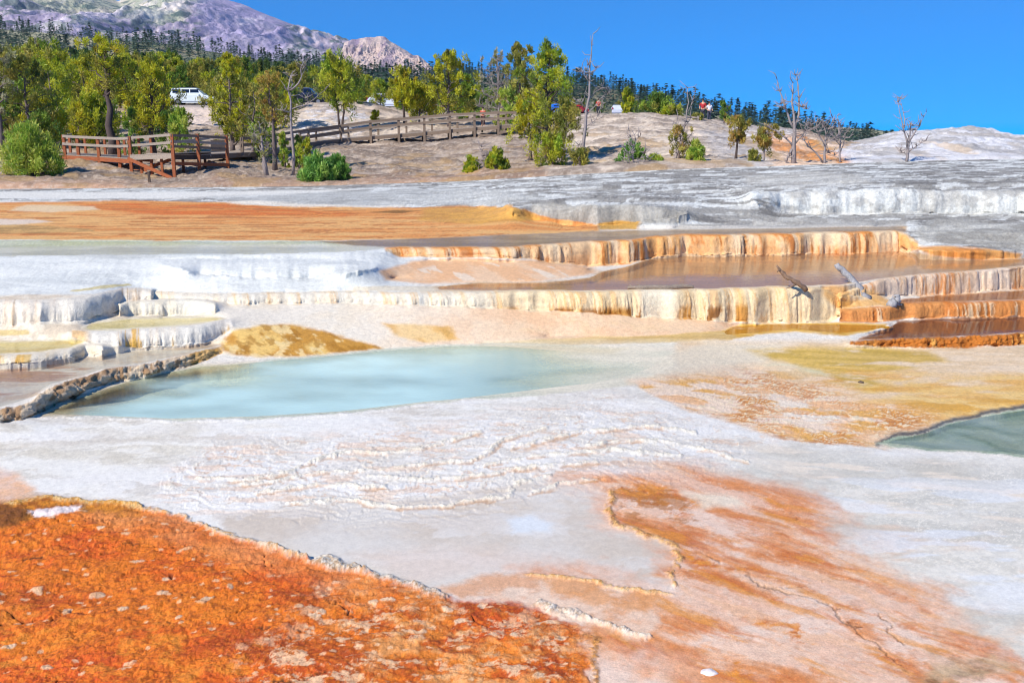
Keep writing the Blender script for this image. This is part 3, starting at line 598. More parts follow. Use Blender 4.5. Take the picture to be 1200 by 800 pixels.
# crust rims (raised lace along the edges)
def rim(pts, w, h, c, op=.9, warp=0):
    k = mask(pts, w, warp, 1.4, closed=False) * sst(.30, .52, n_mid * .6 + n_fine * .4 + .06); k2 = k * sst(.3, .5, n_fine * .6 + n_gr * .4)
    put(k2 * op, c, .05)
    global DISP
    DISP = DISP + k * (n_fine * .9 + .2) * h
rim([(160,594),(215,604),(245,621),(330,644),(362,655)], 7, .05, two((236,220,200), (214,170,110), n_gr))
rim([(385,655),(400,660),(415,668),(430,674)], 13, .09, two((240,234,226), (190,160,130), n_gr))
rim([(300,640),(330,646),(362,655)], 9, .06, two((236,222,204), (200,160,120), n_gr))
rim([(362,655),(400,667),(440,678),(480,688),(522,699)], 9, .07, two((240,234,226), (170,140,110), n_gr))
rim([(636,709),(690,722),(735,738),(768,748)], 7, .06, two((236,232,228), (180,160,140), n_gr))
rim([(620,677),(680,680),(740,690),(790,697)], 5, .035, two((224,170,92), (236,206,160), n_gr))
rim([(724,576),(714,594),(728,612),(748,625),(786,640),(798,656),(794,684)], 7, .04, two((176,112,40), (226,180,110), n_gr))
rim([(692,738),(706,765),(702,800)], 8, .015, two((150,96,40), (216,150,70), n_gr))
rim([(0,590),(50,581),(110,589),(165,595)], 6, .05, two((222,160,60), (236,206,150), n_gr))
rim([(42,487),(100,489),(200,493.5),(300,491),(400,485.5),(500,474)], 3, .015, (232, 232, 236), .6)
for pl in ([(237,563),(283,561),(346,551),(375,536),(408,529),(450,530),(492,524),(525,513),(560,506)], [(283,565),(375,555),(450,551),(500,540),(546,538),(567,526),(592,513),(640,503)], [(342,588),(408,584),(467,592),(525,592),(558,584),(588,580),(604,565),(650,556)], [(433,560),(492,563),(533,561),(575,553),(633,545),(700,540)], [(560,543),(640,530),(720,526),(800,534)], [(600,522),(680,506),(760,500),(820,508)], [(300,575),(380,570),(450,572)], [(620,575),(660,566),(700,560)], [(690,520),(760,515),(840,528),(880,540)]):
    k0 = mask(pl, 4.5, 0, 1.6, closed=False)
    put(mask([(x, y + 3) for x, y in pl], 4, 0, 1.6, closed=False) * sst(.46, .58, n_mid) * .6, (186, 140, 96))
    put(k0 * sst(.34, .5, n_fine) * .85, (246, 240, 230), .1); DISP = DISP + k0 * (.3 + n_fine * .9) * .035
# fissures
def fis(pts, w, op=.9, h=.03):
    k = mask(pts, w, 0, 1.3, closed=False) * sst(.36, .54, n_mid)
    put(k * op, (70, 46, 28)); global DISP
    DISP = DISP - k * h * .5
def fis_(*a): pass
fis([(812,637),(830,650),(868,668),(900,690),(945,697),(975,708),(990,725),(1010,735),(1030,755),(1060,785),(1090,810)], 2.6, .6)
fis([(975,697),(1000,696),(1030,712),(1048,740),(1075,770)], 2.6, .6); fis([(735,590),(720,600),(726,612)], 2.2, .5); fis([(1000,672),(900,690)], 1.6, .3)
fis([(60,717),(85,715),(102,712)], 2.2, .9); fis([(330,797),(355,793),(380,785)], 2.4, .9); fis([(25,660),(42,655)], 2.6, .9); fis([(138,639),(170,638)], 1.8, .8); fis([(300,735),(318,731)], 2.2, .8); fis([(896,599),(908,607),(930,606)], 2, .6)
# --- 12 the walls themselves: flutes and stains follow the face
ar = X + Y * .35; ar = ar + (fbm(ar * .8, ar * 0, 3, 140) - .5) * 1.6
fl = fbm(ar * 4.5, Z * .7, 5, 141, .62); fl2 = fbm(ar * 13, Z * 1.2, 4, 143, .6); stn = fbm(ar * 3.0, Z * .5, 5, 145, .6)
patch = fbm(ar * .55, ar * 0 + 1, 4, 146, .6)
def wall(k, c1, c2, c3, lo=.42, hi=.6):
    m_ = rmask[k]
    put(m_, two(c1, c2, fl * .55 + stn * .45, lo, hi), .25); put(m_ * sst(.5, .6, patch) * .65, two(c1, c2, stn, .3, .8)); put(m_ * sst(.56, .66, fl2 * .5 + stn * .5) * .85, c3)
rmask = []
for R in RISERS:
    up, dn = rise_pts(R)
    qs = np.unique(np.r_[np.arange(0, len(up), 4), len(up) - 1])
    sd = mask(np.concatenate([up[qs, :2] - [0, .6], dn[qs[::-1], :2] + [0, .8]]), 1.3, 2, 1.5); rmask.append(sd)
wall(0, (240,214,182), (222,168,108), (190,112,44))
put(rmask[0] * sst(.45, .52, PX / 1200. * .0 + fl2) * sst(.6, .4, (Z - .85) / .5) * .35, (200, 126, 50))
wall(1, (242,236,228), (238,222,202), (226,196,160), .4, .7)
r1 = rmask[1] * sst(500, 640, PX)
put(r1, two((246,226,194), (236,206,160), fl * .5 + stn * .5, .4, .7)); lowp = sst(.62, .42, Z)
put(r1 * lowp * sst(.46, .58, stn) * sst(960, 860, PX) * .9, (196, 136, 46)); put(r1 * sst(.6, .66, fl2) * .5, (206, 150, 78))
put(r1 * sst(740, 760, PX) * sst(800, 785, PX) * .7, (246, 240, 228)); put(r1 * lowp * sst(.56, .62, fbm(ar * 5, Z * 2, 4, 147)) * sst(880, 840, PX) * .9, (150, 92, 20))
wall(2, (226,206,190), (206,170,136), (200,130,66)); wall(3, (206,140,80), (176,104,40), (236,206,170)); wall(4, (186,112,36), (140,80,22), (216,160,80))
wall(5, (238,232,226), (216,202,190), (182,160,138)); wall(6, (240,236,232), (216,206,196), (214,166,70), .4, .7); wall(7, (240,236,228), (230,222,208), (206,196,180))
put(rmask[6] * sst(240, 262, PX) * .5, (190, 186, 188)); put(rmask[6] * sst(.52, .6, stn) * sst(.5, .32, Z) * .7, (206, 160, 60)); put(rmask[6] * sst(110, 96, PX) * .7, (214, 160, 60))  # grey on the right-turned end is painted shade; the ochres are stains
wall(8, (238,230,220), (216,186,130), (206,156,56)); dl = two((226,204,180), (166,134,104), fbm(ar * 9, Z * 9, 3, 149), .35, .65)
put(rmask[9], dl, .05); put(rmask[9] * sst(.56, .64, fl2) * .6, (222, 206, 186)); put(rmask[9] * sst(205, 235, PX) * .7, (196, 150, 60))
hp = mask([(945,337),(975,334),(1000,334),(1030,345),(1048,358),(1020,360),(985,362),(968,350)], 5, 0, 1.4)
put(hp * .95, two((242,218,184), (226,178,116), fbm(X * 3, Y * 3, 4, 148), .4, .66), .3); put(hp * mask([(985,353),(1020,350),(1042,357),(1010,361),(985,362)], 4, 0, 1.4) * .7, (206, 150, 66))
# lip stains of bright algae
for k, (c, op) in {0: ((222,140,40), .55), 3: ((196,110,30), .5), 1: ((236,206,160), .3)}.items():
    up, _ = rise_pts(RISERS[k]); put(mask(up[::5, :2], 3.2, 2, 1.2, closed=False) * sst(.46, .58, stn) * op, c)
inp0 = mask(POOLS['upper'][2], 3, 2, 2)
# --- relief of the walls and of everything else
wallm = np.max(np.stack(rmask[:10]), 0)
wl = np.max(np.stack([rmask[1] * sst(600, 480, PX), rmask[5], rmask[6], rmask[7], rmask[8]]), 0)
DISP += wallm * steep * ((fl - .5) * .13 + (fl2 - .5) * .06) * (1 - .8 * wl) + wl * steep * ((fl2 - .5) * .08 + (fl - .5) * .05)
DISP += wallm * (1 - wl) * steep * (fbm(ar * 1.7, ar * 0 + 3, 3, 150) - .5) * .13
fall = fbm(X * 7 + Y * 1.5, Y * .8 + Z, 4, 158)
DISP += mask(wt, 8, 0, 2) * (1 - inp0) * ((fall - .5) * .014 + (ridged(X * .8, Y * 1.6, 4, 159) - .6) * .03)
DISP += np.maximum(rmask[9], rmask[4]) * (fbm(X * 12, Z * 14 + Y * 6, 3, 151) - .5) * .12 + np.maximum(rmask[9], rmask[4]) * (.5 - worley(X * 9, Z * 12 + Y * 5, 31)[0]) * .035
bk2 = mask(sl, 6, 0, 3)
DISP += bk2 * ((fbm(X * .3, Y * 1.0, 5, 153) - .5) * .22 + (ridged(X * .35, Y * 1.6, 4, 155) - .6) * .12 + (n_fine - .5) * .04) * sst(222, 246, PY + 30 * sst(420, 660, PX))
DISP += bk2 * np.maximum(rmask[10], rmask[11]) * (fbm(X * 1.6, Z * 1.4, 5, 157) - .5) * .12
inp = np.zeros(PX.shape, f32)
for nm, (lv, dp, pts) in POOLS.items(): inp = np.maximum(inp, mask(pts, 3, 2, 2))
DISP += (1 - inp) * ((n_mid - .5) * .035 + (n_fine - .5) * .012) * (1 - .8 * bk) * (1 - .8 * WET)
DISP *= sst(0, 3, PY - crest(PX))
X += Nn[..., 0] * DISP; Y += Nn[..., 1] * DISP; Z += Nn[..., 2] * DISP
C *= (1 + (n_gr - .5)[..., None] * .38 * (1 - .6 * np.clip(WET - .3, 0, 1))[..., None] * (1 - .6 * bk[..., None]))
C *= np.array([1.035, 1.0, .855], f32); C *= (1 - .1 * mask(sl, 6, 0, 3))[..., None]
C = np.clip(C, .004, 1); C *= np.minimum(1, .76 / C.max(-1, keepdims=True))
# tuck the back edge down behind the crest
ex = [(1.5, -.25), (4, -1.2)]
for dd, dz in ex:
    r0x, r0y, r0z = X[:1], Y[:1], Z[:1]
    sc = (46 + dd) / 46.
    X = np.concatenate([(XR[:1] * (46 + dd)), X]); Y = np.concatenate([np.full_like(r0y, 46 + dd), Y]); Z = np.concatenate([(H + TT[:1] * 46) + dz, Z]) if True else Z
    C = np.concatenate([C[:1], C]); WET = np.concatenate([WET[:1], WET])
V = np.stack([X, Y, Z], -1).reshape(-1, 3)
Fq = grid_faces(X.shape[0], X.shape[1])[:, ::-1]
gm = ground_mat('travertine', 11., 46., .9, .03, .22)
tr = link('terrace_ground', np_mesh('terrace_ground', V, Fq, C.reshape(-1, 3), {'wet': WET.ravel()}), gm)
tag(tr, 'stepped white and orange mineral terraces filling the foreground', kind='structure')
# ------------------------------------------------------------------ water sheets
WM = {
 'upper': water_mat('water_upper', (246,244,238), (205,205,200), .06, .08, 9, .2, ior=1.04),
 'brown': water_mat('water_brown', (236,220,198), (206,180,150), .2, .03, 5, .12, ior=1.09),
 'tier': water_mat('water_tier', (226,206,180), (206,156,112), .2, .03, 7, .15, ior=1.14),
 'maroon': water_mat('water_maroon', (200,180,170), (150,108,88), .2, .03, 7, .12, ior=1.2),
 'olive': water_mat('water_olive', (236,216,150), (200,160,66), .3, .04, 7, .12, ior=1.15),
 'turquoise': water_mat('water_turquoise', (234,241,238), (192,221,212), .0, .06, 10, .3, ior=1.16, attr='milk'),
 'milky': water_mat('water_milky', (250,248,232), (214,206,176), .1, .06, 8, .15, ior=1.12),
 'left': water_mat('water_left', (250,248,232), (206,196,160), .1, .06, 8, .15, ior=1.12),
 'dam': water_mat('water_dam', (246,246,244), (216,210,200), .12, .06, 8, .2, ior=1.12),
 'teal': water_mat('water_teal', (220,226,216), (186,200,188), .1, .05, 7, .2, ior=1.14, amt2=.4, pscale=1.2),
}
WL = {'upper': 'thin still water on the upper terrace', 'brown': 'brown reflecting pool between the two fluted walls', 'tier': 'narrow brown pool on the right tiers', 'maroon': 'dark maroon pool on the right', 'olive': 'shallow olive puddle below the cream wall', 'turquoise': 'milky turquoise pool in the middle', 'milky': 'pale tan pool above the white left wall', 'left': 'small olive tan pool at the left edge', 'dam': 'shallow pool held by the rocky dam', 'teal': 'teal pool at the right edge'}
def graded(nm, spacing=4.):
    lv, dp, pts = POOLS[nm]; P = np.array(pts, f32); x = np.arange(P[:, 0].min() - spacing, P[:, 0].max() + spacing * 2, spacing); y = np.arange(P[:, 1].min() - 2, P[:, 1].max() + 4, 2.)
    gx_, gy_ = np.meshgrid(x, y); gx_ = gx_.astype(f32); gy_ = gy_.astype(f32); sd_ = sdist(gx_, gy_, pts)
    keep = sd_ > 0; qx, qy = gx_.copy(), gy_.copy(); best = np.full(gx_.shape, 1e9, f32)
    for i in range(len(P)):
        ax, ay = P[i]; bx, by = P[(i + 1) % len(P)]; ex, ey = bx - ax, by - ay; t_ = np.clip(((gx_ - ax) * ex + (gy_ - ay) * ey) / (ex * ex + ey * ey + 1e-9), 0, 1)
        dd_ = (gx_ - ax - t_ * ex) ** 2 + (gy_ - ay - t_ * ey) ** 2; n_ = (dd_ < best) & ~keep; qx[n_] = (ax + t_ * ex)[n_]; qy[n_] = (ay + t_ * ey)[n_]; best = np.where(dd_ < best, dd_, best)
    F4 = grid_faces(*gx_.shape); F4 = F4[keep.ravel()[F4].any(1)][:, ::-1]
    _, t_ = ray(qx, qy); d_ = (lv - H) / t_; xr_, _ = ray(qx, qy); V_ = np.stack([xr_ * d_, d_, np.full_like(d_, lv)], -1).reshape(-1, 3)
    return V_, F4[:, ::-1], qx, qy
for nm, (lv, dp, pts) in POOLS.items():
    if nm == 'turquoise':
        V_, F4, qx, qy = graded(nm)
        dam_ = sdist(qx, qy, [(40,487),(60,479),(85,467),(110,458),(150,445),(200,434),(232,428),(262,422)], 1.6, closed=False)
        back_ = sdist(qx, qy, [(262,426),(330,420),(380,416),(440,410),(530,403.5),(600,402),(690,404),(790,424)], 2, closed=False)
        wv_ = fbm(V_[:, 0].reshape(qx.shape) * .6, V_[:, 1].reshape(qx.shape) * 1.1, 5, 161)
        mk_ = sst(2, 62, dam_ + (wv_ - .5) * 60) * (.35 + .65 * sst(0, 26, back_ + (wv_ - .5) * 20)) * (1 - sst(500, 730, qx + (wv_ - .5) * 160)) * (.65 + .7 * (wv_ - .25))
        o_ = link('pool_water', np_mesh('pool_water', V_, F4, None, {'film': (1 - .96 * sst(610, 775, qx + (wv_ - .5) * 190 - (qy - 430) * 1.2)).ravel(), 'milk': np.clip(np.maximum(mk_, .26 * sst(300, 600, qx)), 0, 1).ravel()}), WM[nm]); tag(o_, WL[nm], kind='structure'); continue
    P = [at_z(x, y, lv) for x, y in pts]
    me = bpy.data.meshes.new('pool_water'); me.from_pydata([(p[0], p[1], lv) for p in P], [], [tuple(range(len(P)))]); me.update()
    if me.polygons[0].normal.z < 0: me.flip_normals()
    tag(link('pool_water', me, WM[nm]), WL[nm], kind='structure')
# ================================================================== HILLSIDE behind the terraces (ground seen at px, distance -> height)
HT = {  # column: [(distance, picture row)...]
 -400: [(44,223),(50,210),(58,190),(75,165),(100,138),(130,118),(200,105),(320,95)],
 0:    [(44,221.5),(50,207),(58,186),(75,160),(100,135),(130,118),(200,105),(320,95)],
 90:   [(44,221),(50,207),(55,192),(62,178),(75,160),(100,132),(112,123.5),(126,122),(200,105),(320,92)],
 140:  [(44,220.5),(50,209),(55,198),(60,186),(75,162),(98,134),(112,123),(126,121.5),(160,112),(320,90)],
 200:  [(44,220),(50,211),(54,204),(59,189),(72,164),(90,142),(105,129),(112,123),(126,121.5),(160,112),(320,90)],
 280:  [(44,219),(52,203),(60,187),(75,162),(95,140),(110,125),(126,122),(160,112),(320,92)],
 350:  [(44,218.5),(54,204),(66,182),(78,158),(88,136),(96,123.5),(106,122.5),(126,122.5),(160,114),(320,95)],
 420:  [(44,216),(55,200),(75,168),(80,161),(90,130),(97,118),(107,121),(120,127),(160,120),(320,100)],
 500:  [(44,213.5),(55,197),(76,167),(84,152),(95,141),(105,134),(120,128.5),(160,124),(320,105)],
 560:  [(44,211),(55,193),(75,160),(84,149),(95,141),(110,133),(120,130),(160,128),(320,112)],
 620:  [(44,207),(52,195),(62,180),(75,159),(85,148),(100,139),(120,133),(160,132.5),(320,120)],
 700:  [(44,202.5),(52,188),(62,167),(75,147),(85,137),(92,134.5),(115,134.5),(170,134),(320,132)],
 760:  [(44,200),(52,182),(62,160),(75,141),(82,134.5),(92,134.8),(120,136),(170,136),(320,140)],
 820:  [(44,197),(50,186),(60,165),(70,149),(76,141),(86,141),(115,143),(170,144),(320,150)],
 880:  [(44,195),(52,184),(60,168),(68,154),(74,150),(84,150.5),(120,153),(320,158)],
 940:  [(44,192.5),(52,189),(57,183),(60,168),(66,154),(72,154),(85,157),(320,168)],
 1000: [(44,190.5),(50,186),(58,179),(64,170),(72,171),(85,174),(320,182)],
 1050: [(44,189),(50,181),(58,166),(64,156),(70,157),(85,168),(320,186)],
 1100: [(44,188),(50,179),(56,161),(62,150.5),(68,151.5),(85,166),(320,188)],
 1160: [(44,186.5),(50,178),(56,163),(62,152.5),(68,154),(85,168),(320,188)],
 1200: [(44,185.5),(50,178),(57,168),(63,161),(70,162),(85,172),(320,190)],
 1600: [(44,177),(50,172),(60,166),(70,166),(85,174),(320,190)],
}
_hx = np.array(sorted(HT), f32); _ld = np.log(np.geomspace(43.0, 330, 260)).astype(f32)
_tab = np.stack([np.interp(_ld, [math.log(q[0]) for q in HT[int(k)]], [q[1] for q in HT[int(k)]]) for k in _hx])
def _sm(a, n):
    for _ in range(n):
        p = np.pad(a, ((0, 0), (1, 1)), mode='edge'); a = .25 * p[:, :-2] + .5 * p[:, 1:-1] + .25 * p[:, 2:]
    return a
_tab = _sm(_tab, 4)
_cxs = np.arange(-400, 1601, 8.); _t2 = np.stack([np.interp(_cxs, _hx, _tab[:, j]) for j in range(_tab.shape[1])], 1)
for _ in range(5):
    p = np.pad(_t2, ((1, 1), (0, 0)), mode='edge'); _t2 = .25 * p[:-2] + .5 * p[1:-1] + .25 * p[2:]
def hill_row(px, d):
    u = np.clip((np.asarray(px, np.float64) + 400) / 8., 0, len(_cxs) - 1.001); v = np.clip((np.log(d) - _ld[0]) / (_ld[1] - _ld[0]), 0, len(_ld) - 1.001)
    i = u.astype(int); j = v.astype(int); a = u - i; b = v - j
    return (_t2[i, j] * (1 - a) + _t2[i + 1, j] * a) * (1 - b) + (_t2[i, j + 1] * (1 - a) + _t2[i + 1, j + 1] * a) * b
def hill_z(px, d):
    py = hill_row(px, d); _, t = ray(px, py); return H + t * d
def ground_at(px, d):
    """real position on the hillside under picture column px at distance d"""
    z = float(hill_z(np.array(px), np.array(d))); xr, t = ray(px, float(hill_row(np.array(px), np.array(d))))
    return (xr * d, d, z)
hx = np.concatenate([np.arange(-1000, -400, 20), np.arange(-400, -40, 8), np.arange(-40, 1240, 1.5), np.arange(1240, 1600, 8), np.arange(1600, 2200, 20)]).astype(f32)
hd = np.concatenate([np.arange(44.5, 70, .16), np.arange(70, 100, .22), np.arange(100, 130, .7), np.geomspace(130, 330, 50)]).astype(f32)
HPX, HD = np.meshgrid(hx, hd)
HPY = hill_row(HPX, HD).astype(f32)
hxr, ht = ray(HPX, HPY)
HX = (hxr * HD).astype(f32); HY = HD.copy(); HZ = (H + ht * HD).astype(f32)
HN = normals(HX, HY, HZ); hst = sst(.12, .4, 1 - HN[..., 2])
b0 = fbm(HX * .25, HY * .25, 5, 201); b1 = fbm(HX * .9, HY * .9, 5, 203); b2 = fbm(HX * 3.2, HY * 3.2, 4, 205)
rd = ridged(HX * .45 + b0 * 2, HY * .9, 5, 207)
far = sst(110, 135, HD)
hdisp = ((b0 - .5) * .5 + (b1 - .5) * .28 + (b2 - .5) * .14 + (rd - .6) * .3) * sst(44, 52, HD) * (1 - .7 * far)
onroad = sst(108, 111, HD) * sst(128, 125, HD) * sst(560, 520, HPX); hdisp *= 1 - .9 * onroad
HC = np.empty(HPX.shape + (3,), f32); HC[:] = two((178,160,140), (150,130,110), b1)
hw1 = (b1 - .5) * 24; hw2 = (b2 - .5) * 12
def hmask(pts, fe=6, ya=1.5, warp=1):
    return sst(-fe, fe, sdist(HPX + warp * (hw1 + hw2), HPY + warp * (hw2 * .6 + hw1 * .25), pts, ya))
def hput(mk, c):
    c = lin(c) if not isinstance(c, np.ndarray) else c
    HC[:] = HC + (c - HC) * mk[..., None]
hput(sst(52, 46, HD + (b1 - .5) * 6) * .7, two((186,150,116), (160,132,106), b2))
hput(hmask([(-400,214),(140,212),(140,222),(-400,224)]), (196, 156, 124))
hput(hmask([(250,207),(440,206),(640,197),(640,210),(440,217),(250,220)]) * .6, (176, 140, 112))
hput(hmask([(640,130),(860,135),(905,150),(905,192),(640,205)], 8) * .9, two((214,198,176), (188,170,150), b1, .35, .6))
hput(hmask([(345,112),(500,112),(510,150),(440,170),(330,160)], 6) * .9, two((214,196,172), (186,168,148), b1, .4, .6))
hput(hmask([(365,125),(405,120),(440,135),(420,160),(370,165),(340,160)], 8) * sst(.45, .6, b2 * .5 + b1 * .5), (232, 230, 230))
hput(hmask([(815,150),(880,150),(890,192),(850,195),(830,170)], 8) * .9, two((170,164,158), (196,190,184), b2))
hput(hmask([(868,152),(930,150),(935,190),(885,192)], 6) * .7, (216, 212, 208))
hput(hmask([(900,162),(945,158),(985,170),(1000,182),(1010,194),(905,195)], 5) * .95, two((222,150,84), (236,206,176), fbm(HX * .9, HZ * .35, 4, 209), .4, .62))
hput(hmask([(985,176),(1010,164),(1050,156),(1090,150),(1140,150),(1180,158),(1600,158),(1600,192),(1000,194)], 5) * .95, two((214,212,210), (170,164,154), b1, .4, .62))
hput(hmask([(1050,174),(1120,168),(1150,176),(1110,189),(1060,189)], 6) * sst(.42, .58, fbm(HX * .8, HZ * .3, 4, 211)) * .8, (216, 192, 160))
hput(hmask([(985,178),(1050,158),(1150,151),(1190,160),(1150,158),(1060,168)], 5) * sst(.48, .6, b2) * .8, (132, 122, 106))
hput(sst(.60, .72, rd) * sst(.45, .6, b1) * (1 - far) * .55, (112, 98, 84))
hput(sst(.60, .68, b2) * .35, (120, 104, 84)); hput(sst(.58, .66, fbm(HX * 7, HY * 7, 3, 213)) * .3, (222, 206, 184))
hput(sst(.58, .68, fbm(HX * .5 + 9, HY * .5, 4, 215)) * sst(80, 60, HD) * .5, (176, 140, 84))
hput(hmask([(-400,60),(560,100),(560,140),(330,128),(250,145),(190,160),(140,150),(-400,170)], 6) * .6, two((206,184,160), (150,130,104), b1))
hput(hmask([(195,116),(260,116),(270,145),(180,150)], 5) * .9, (226, 206, 188))
hput(hmask([(980,182),(1000,170),(1012,160),(1050,152),(1090,144),(1140,144),(1190,152),(1600,152),(1600,192),(1000,194)], 5) * .8, two((222,221,220), (176,172,166), fbm(HX * .7, HZ * 1.2 + HY * .3, 6, 217, .64), .4, .62))
hput(hmask([(1040,172),(1120,164),(1160,174),(1110,189),(1050,189)], 6) * sst(.45, .6, fbm(HX * .8, HZ * .3, 4, 211)) * .6, (214, 190, 158))
hput(far * sst(.4, .55, b0) * .7, two((110,112,60), (140,124,84), b1))
hput(onroad * .8, (150, 140, 132))
HZ -= .8 * sst(46.8, 44.8, HD)
HX += HN[..., 0] * hdisp; HY += HN[..., 1] * hdisp; HZ += HN[..., 2] * hdisp
HV = np.stack([HX, HY, HZ], -1).reshape(-1, 3)
tag(link('hillside_ground', np_mesh('hillside_ground', HV, grid_faces(*HX.shape), np.clip(HC, .004, .85).reshape(-1, 3), {'wet': np.zeros(HX.size, f32)}), ground_mat('dry_ground', 3., 14., .7, .08, .14)), 'dry tan hillside behind the white slope', kind='structure')
def gz(x, y):
    px, _ = to_px(x, y, 2.0); return float(hill_z(np.array(600 + F * x / y * 1.0 / (CP + SP * 0)), np.array(y))) if False else None
# ================================================================== FAR HILLS, BUTTE AND MOUNTAIN (true distances)
def ridge_mesh(name, label, cols, crest_rows, d0, d1, base_rows, nu, nv, amp, sc, colf, seed, back=.35):
    """a hill that climbs from d0 at base_rows to its crest at d1, with real relief, and falls away behind"""
    u = np.linspace(cols[0], cols[-1], nu).astype(f32)
    cr = np.interp(u, cols, crest_rows); br = np.interp(u, cols, base_rows)
    v = np.linspace(0, 1, nv).astype(f32)
    _, tb = ray(u, br); _, tc_ = ray(u, cr); xr, _ = ray(u, cr)
    zb = H + tb * d0; zt = H + tc_ * d1
    vv = v[:, None]
    d = d0 + (d1 - d0) * vv + 0 * u[None]
    zz = zb[None] + (zt - zb)[None] * (vv ** 1.05)
    nb_ = max(6, nv // 4); vb = np.linspace(0, 1, nb_ + 1)[1:, None].astype(f32)
    d = np.concatenate([d, d1 + (d1 - d0) * back * vb + 0 * u[None]]); zz = np.concatenate([zz, zt[None] - (zt - zb)[None] * .9 * vb ** 1.2])
    x = xr[None] * d
    x = x.astype(f32); d = d.astype(f32); zz = zz.astype(f32)
    vfull = np.concatenate([v, np.ones(nb_, f32)])[:, None]
    r = ridged(x * sc, d * sc * .6, 6, seed); q = fbm(x * sc * 2.3, d * sc * 2.3, 5, seed + 3)
    env = sst(0, .25, vfull) * (1 - .93 * sst(.72, .98, vfull))
    q2 = ridged(x * sc * 7, d * sc * 3 + zz * sc * 4, 4, seed + 9)
    q3 = fbm(x * sc * 30, d * sc * 12 + zz * sc * 20, 5, seed + 15, .65)
    h = ((r - .58) * amp * 1.05 + (q - .5) * amp * .4 + (q2 - .6) * amp * .07 + (q3 - .5) * amp * .14) * env + (q - .5) * amp * .3 * sst(.75, 1, vfull)
    y2 = d - h * .8; z2 = zz + h * .55
    nrm = normals(x, y2, z2)
    c = colf(x, y2, z2, vfull + 0 * x, r, q, nrm, np.repeat(u[None], x.shape[0], 0))
    me = np_mesh(name, np.stack([x, y2, z2], -1).reshape(-1, 3), grid_faces(*x.shape), np.clip(c, .004, .85).reshape(-1, 3), {'wet': np.zeros(x.size, f32)})
    return tag(link(name, me, rock_far), label, kind='structure'), (u, cr, br, zb, zt, d0, d1)
rock_far = ground_mat('far_rock', .02, .09, .8, 6., .14)
def mix3(a, b, t): return a * (1 - t[..., None]) + b * t[..., None]
def col_mtn(x, y, z, v, r, q, n, u):
    s1 = fbm(x * .004, z * .012, 5, 301); s2 = fbm(x * .02, z * .03, 4, 303); g = fbm(x * .0018 + 5, y * .0018, 5, 305)
    s3 = fbm(x * .05, z * .03, 5, 308, .65); c = two((188,174,182), (146,134,158), s1 * .25 + s2 * .2 + s3 * .55, .42, .58); c = mix3(c, lin((118,108,130)), sst(.56, .66, fbm(x * .035, z * .05, 5, 310, .66)) * .6)
    c = mix3(c, two((170,176,140), (206,196,160), s2), sst(.5, .6, g) * .8)
    c = mix3(c, lin((232,222,226)), sst(.58, .66, s2 * .5 + r * .5) * .25)
    c = mix3(c, two((72,96,88), (92,104,96), s2), sst(.53, .6, fbm(x * .03, z * .05 + y * .01, 5, 307, .66) + .12 * (1 - v) - .03) * .85)
    pr = sst(225, 250, u + (s1 - .5) * 40) * sst(350, 325, u + (s1 - .5) * 40)
    c = mix3(c, two((150,140,174), (172,160,184), s2), pr * .75)  # purple shade of the right-facing slope, put into the rock colour
    c = mix3(c, lin((238,228,226)), sst(.6, .68, fbm(x * .03, z * .012, 4, 309)) * .25)
    return c
ridge_mesh('mountain', 'pale lavender rocky mountain on the left skyline', [-420,-200,-60,0,60,100,128,140,152,165,205,240,272,300,325,350,375,400,430,470,520,560], [-70,-64,-50,-42,-30,-12,0,4,-1,-8,-16,-10,1,11,21,31,40,50,62,80,104,112], 1700, 3200, [82] * 22, 560, 200, 150, .0028, col_mtn, 311)
def col_butte(x, y, z, v, r, q, n, u):
    s1 = fbm(x * .012, z * .01, 5, 321); s2 = fbm(x * .05, z * .02, 4, 323)
    s3 = fbm(x * .08, z * .03 + y * .01, 6, 327, .68); c = two((198,176,164), (138,120,136), s1 * .25 + s3 * .75, .42, .6)
    c = mix3(c, lin((126,112,132)), sst(.55, .65, fbm(x * .03, z * .006, 4, 325)) * .7)
    c = mix3(c, two((70,82,84), (96,96,96), s2), sst(.5, .6, s1) * sst(.82, .98, v) * .8)
    return c
ridge_mesh('butte', 'bare rocky butte at the right end of the mountain', [370,388,398,404,412,425,440,446,452,458,470,478,484,490,498,504,510,520,545], [104,88,66,50,46,43.5,44,42.5,44,49,56,60,64,64,71,77,84,95,112], 1500, 1750, [104] * 19, 300, 140, 55, .013, col_butte, 331)
# wooded hill in front: crest line from far left to the low right end
WHx = [-420,-100,0,60,120,180,240,300,350,400,450,500,550,600,640,680,720,760,800,850,900,950,1000,1030,1080]
WHy = [20,26,33,40,48,50,60,70,76,82,90,92,90,93,95,99,106,115,124,137,148,157,166,172,182]
def col_hill(x, y, z, v, r, q, n, u):
    s1 = fbm(x * .02, z * .05 + y * .008, 5, 341); s2 = fbm(x * .08, y * .05, 4, 343)
    c = two((138,130,100), (104,112,80), s1, .4, .6); c = mix3(c, lin((196,180,146)), sst(.56, .66, s2) * .5)
    c = mix3(c, lin((196,188,150)), sst(.54, .62, fbm(x * .012, y * .01, 4, 345)) * .6)
    return c
wh, WHP = ridge_mesh('wooded_hill', 'low wooded hill running down to the right in front of the mountain', WHx, WHy, 340, 780, [128,126,122,122,122,122,122,122,122,124,126,128,132,135,137,139,141,145,151,160,168,176,184,188,194], 420, 120, 14, .02, col_hill, 351)
wv = np.empty(len(wh.data.vertices) * 3, f32); wh.data.vertices.foreach_get('co', wv); wv = wv.reshape(-1, 420, 3)
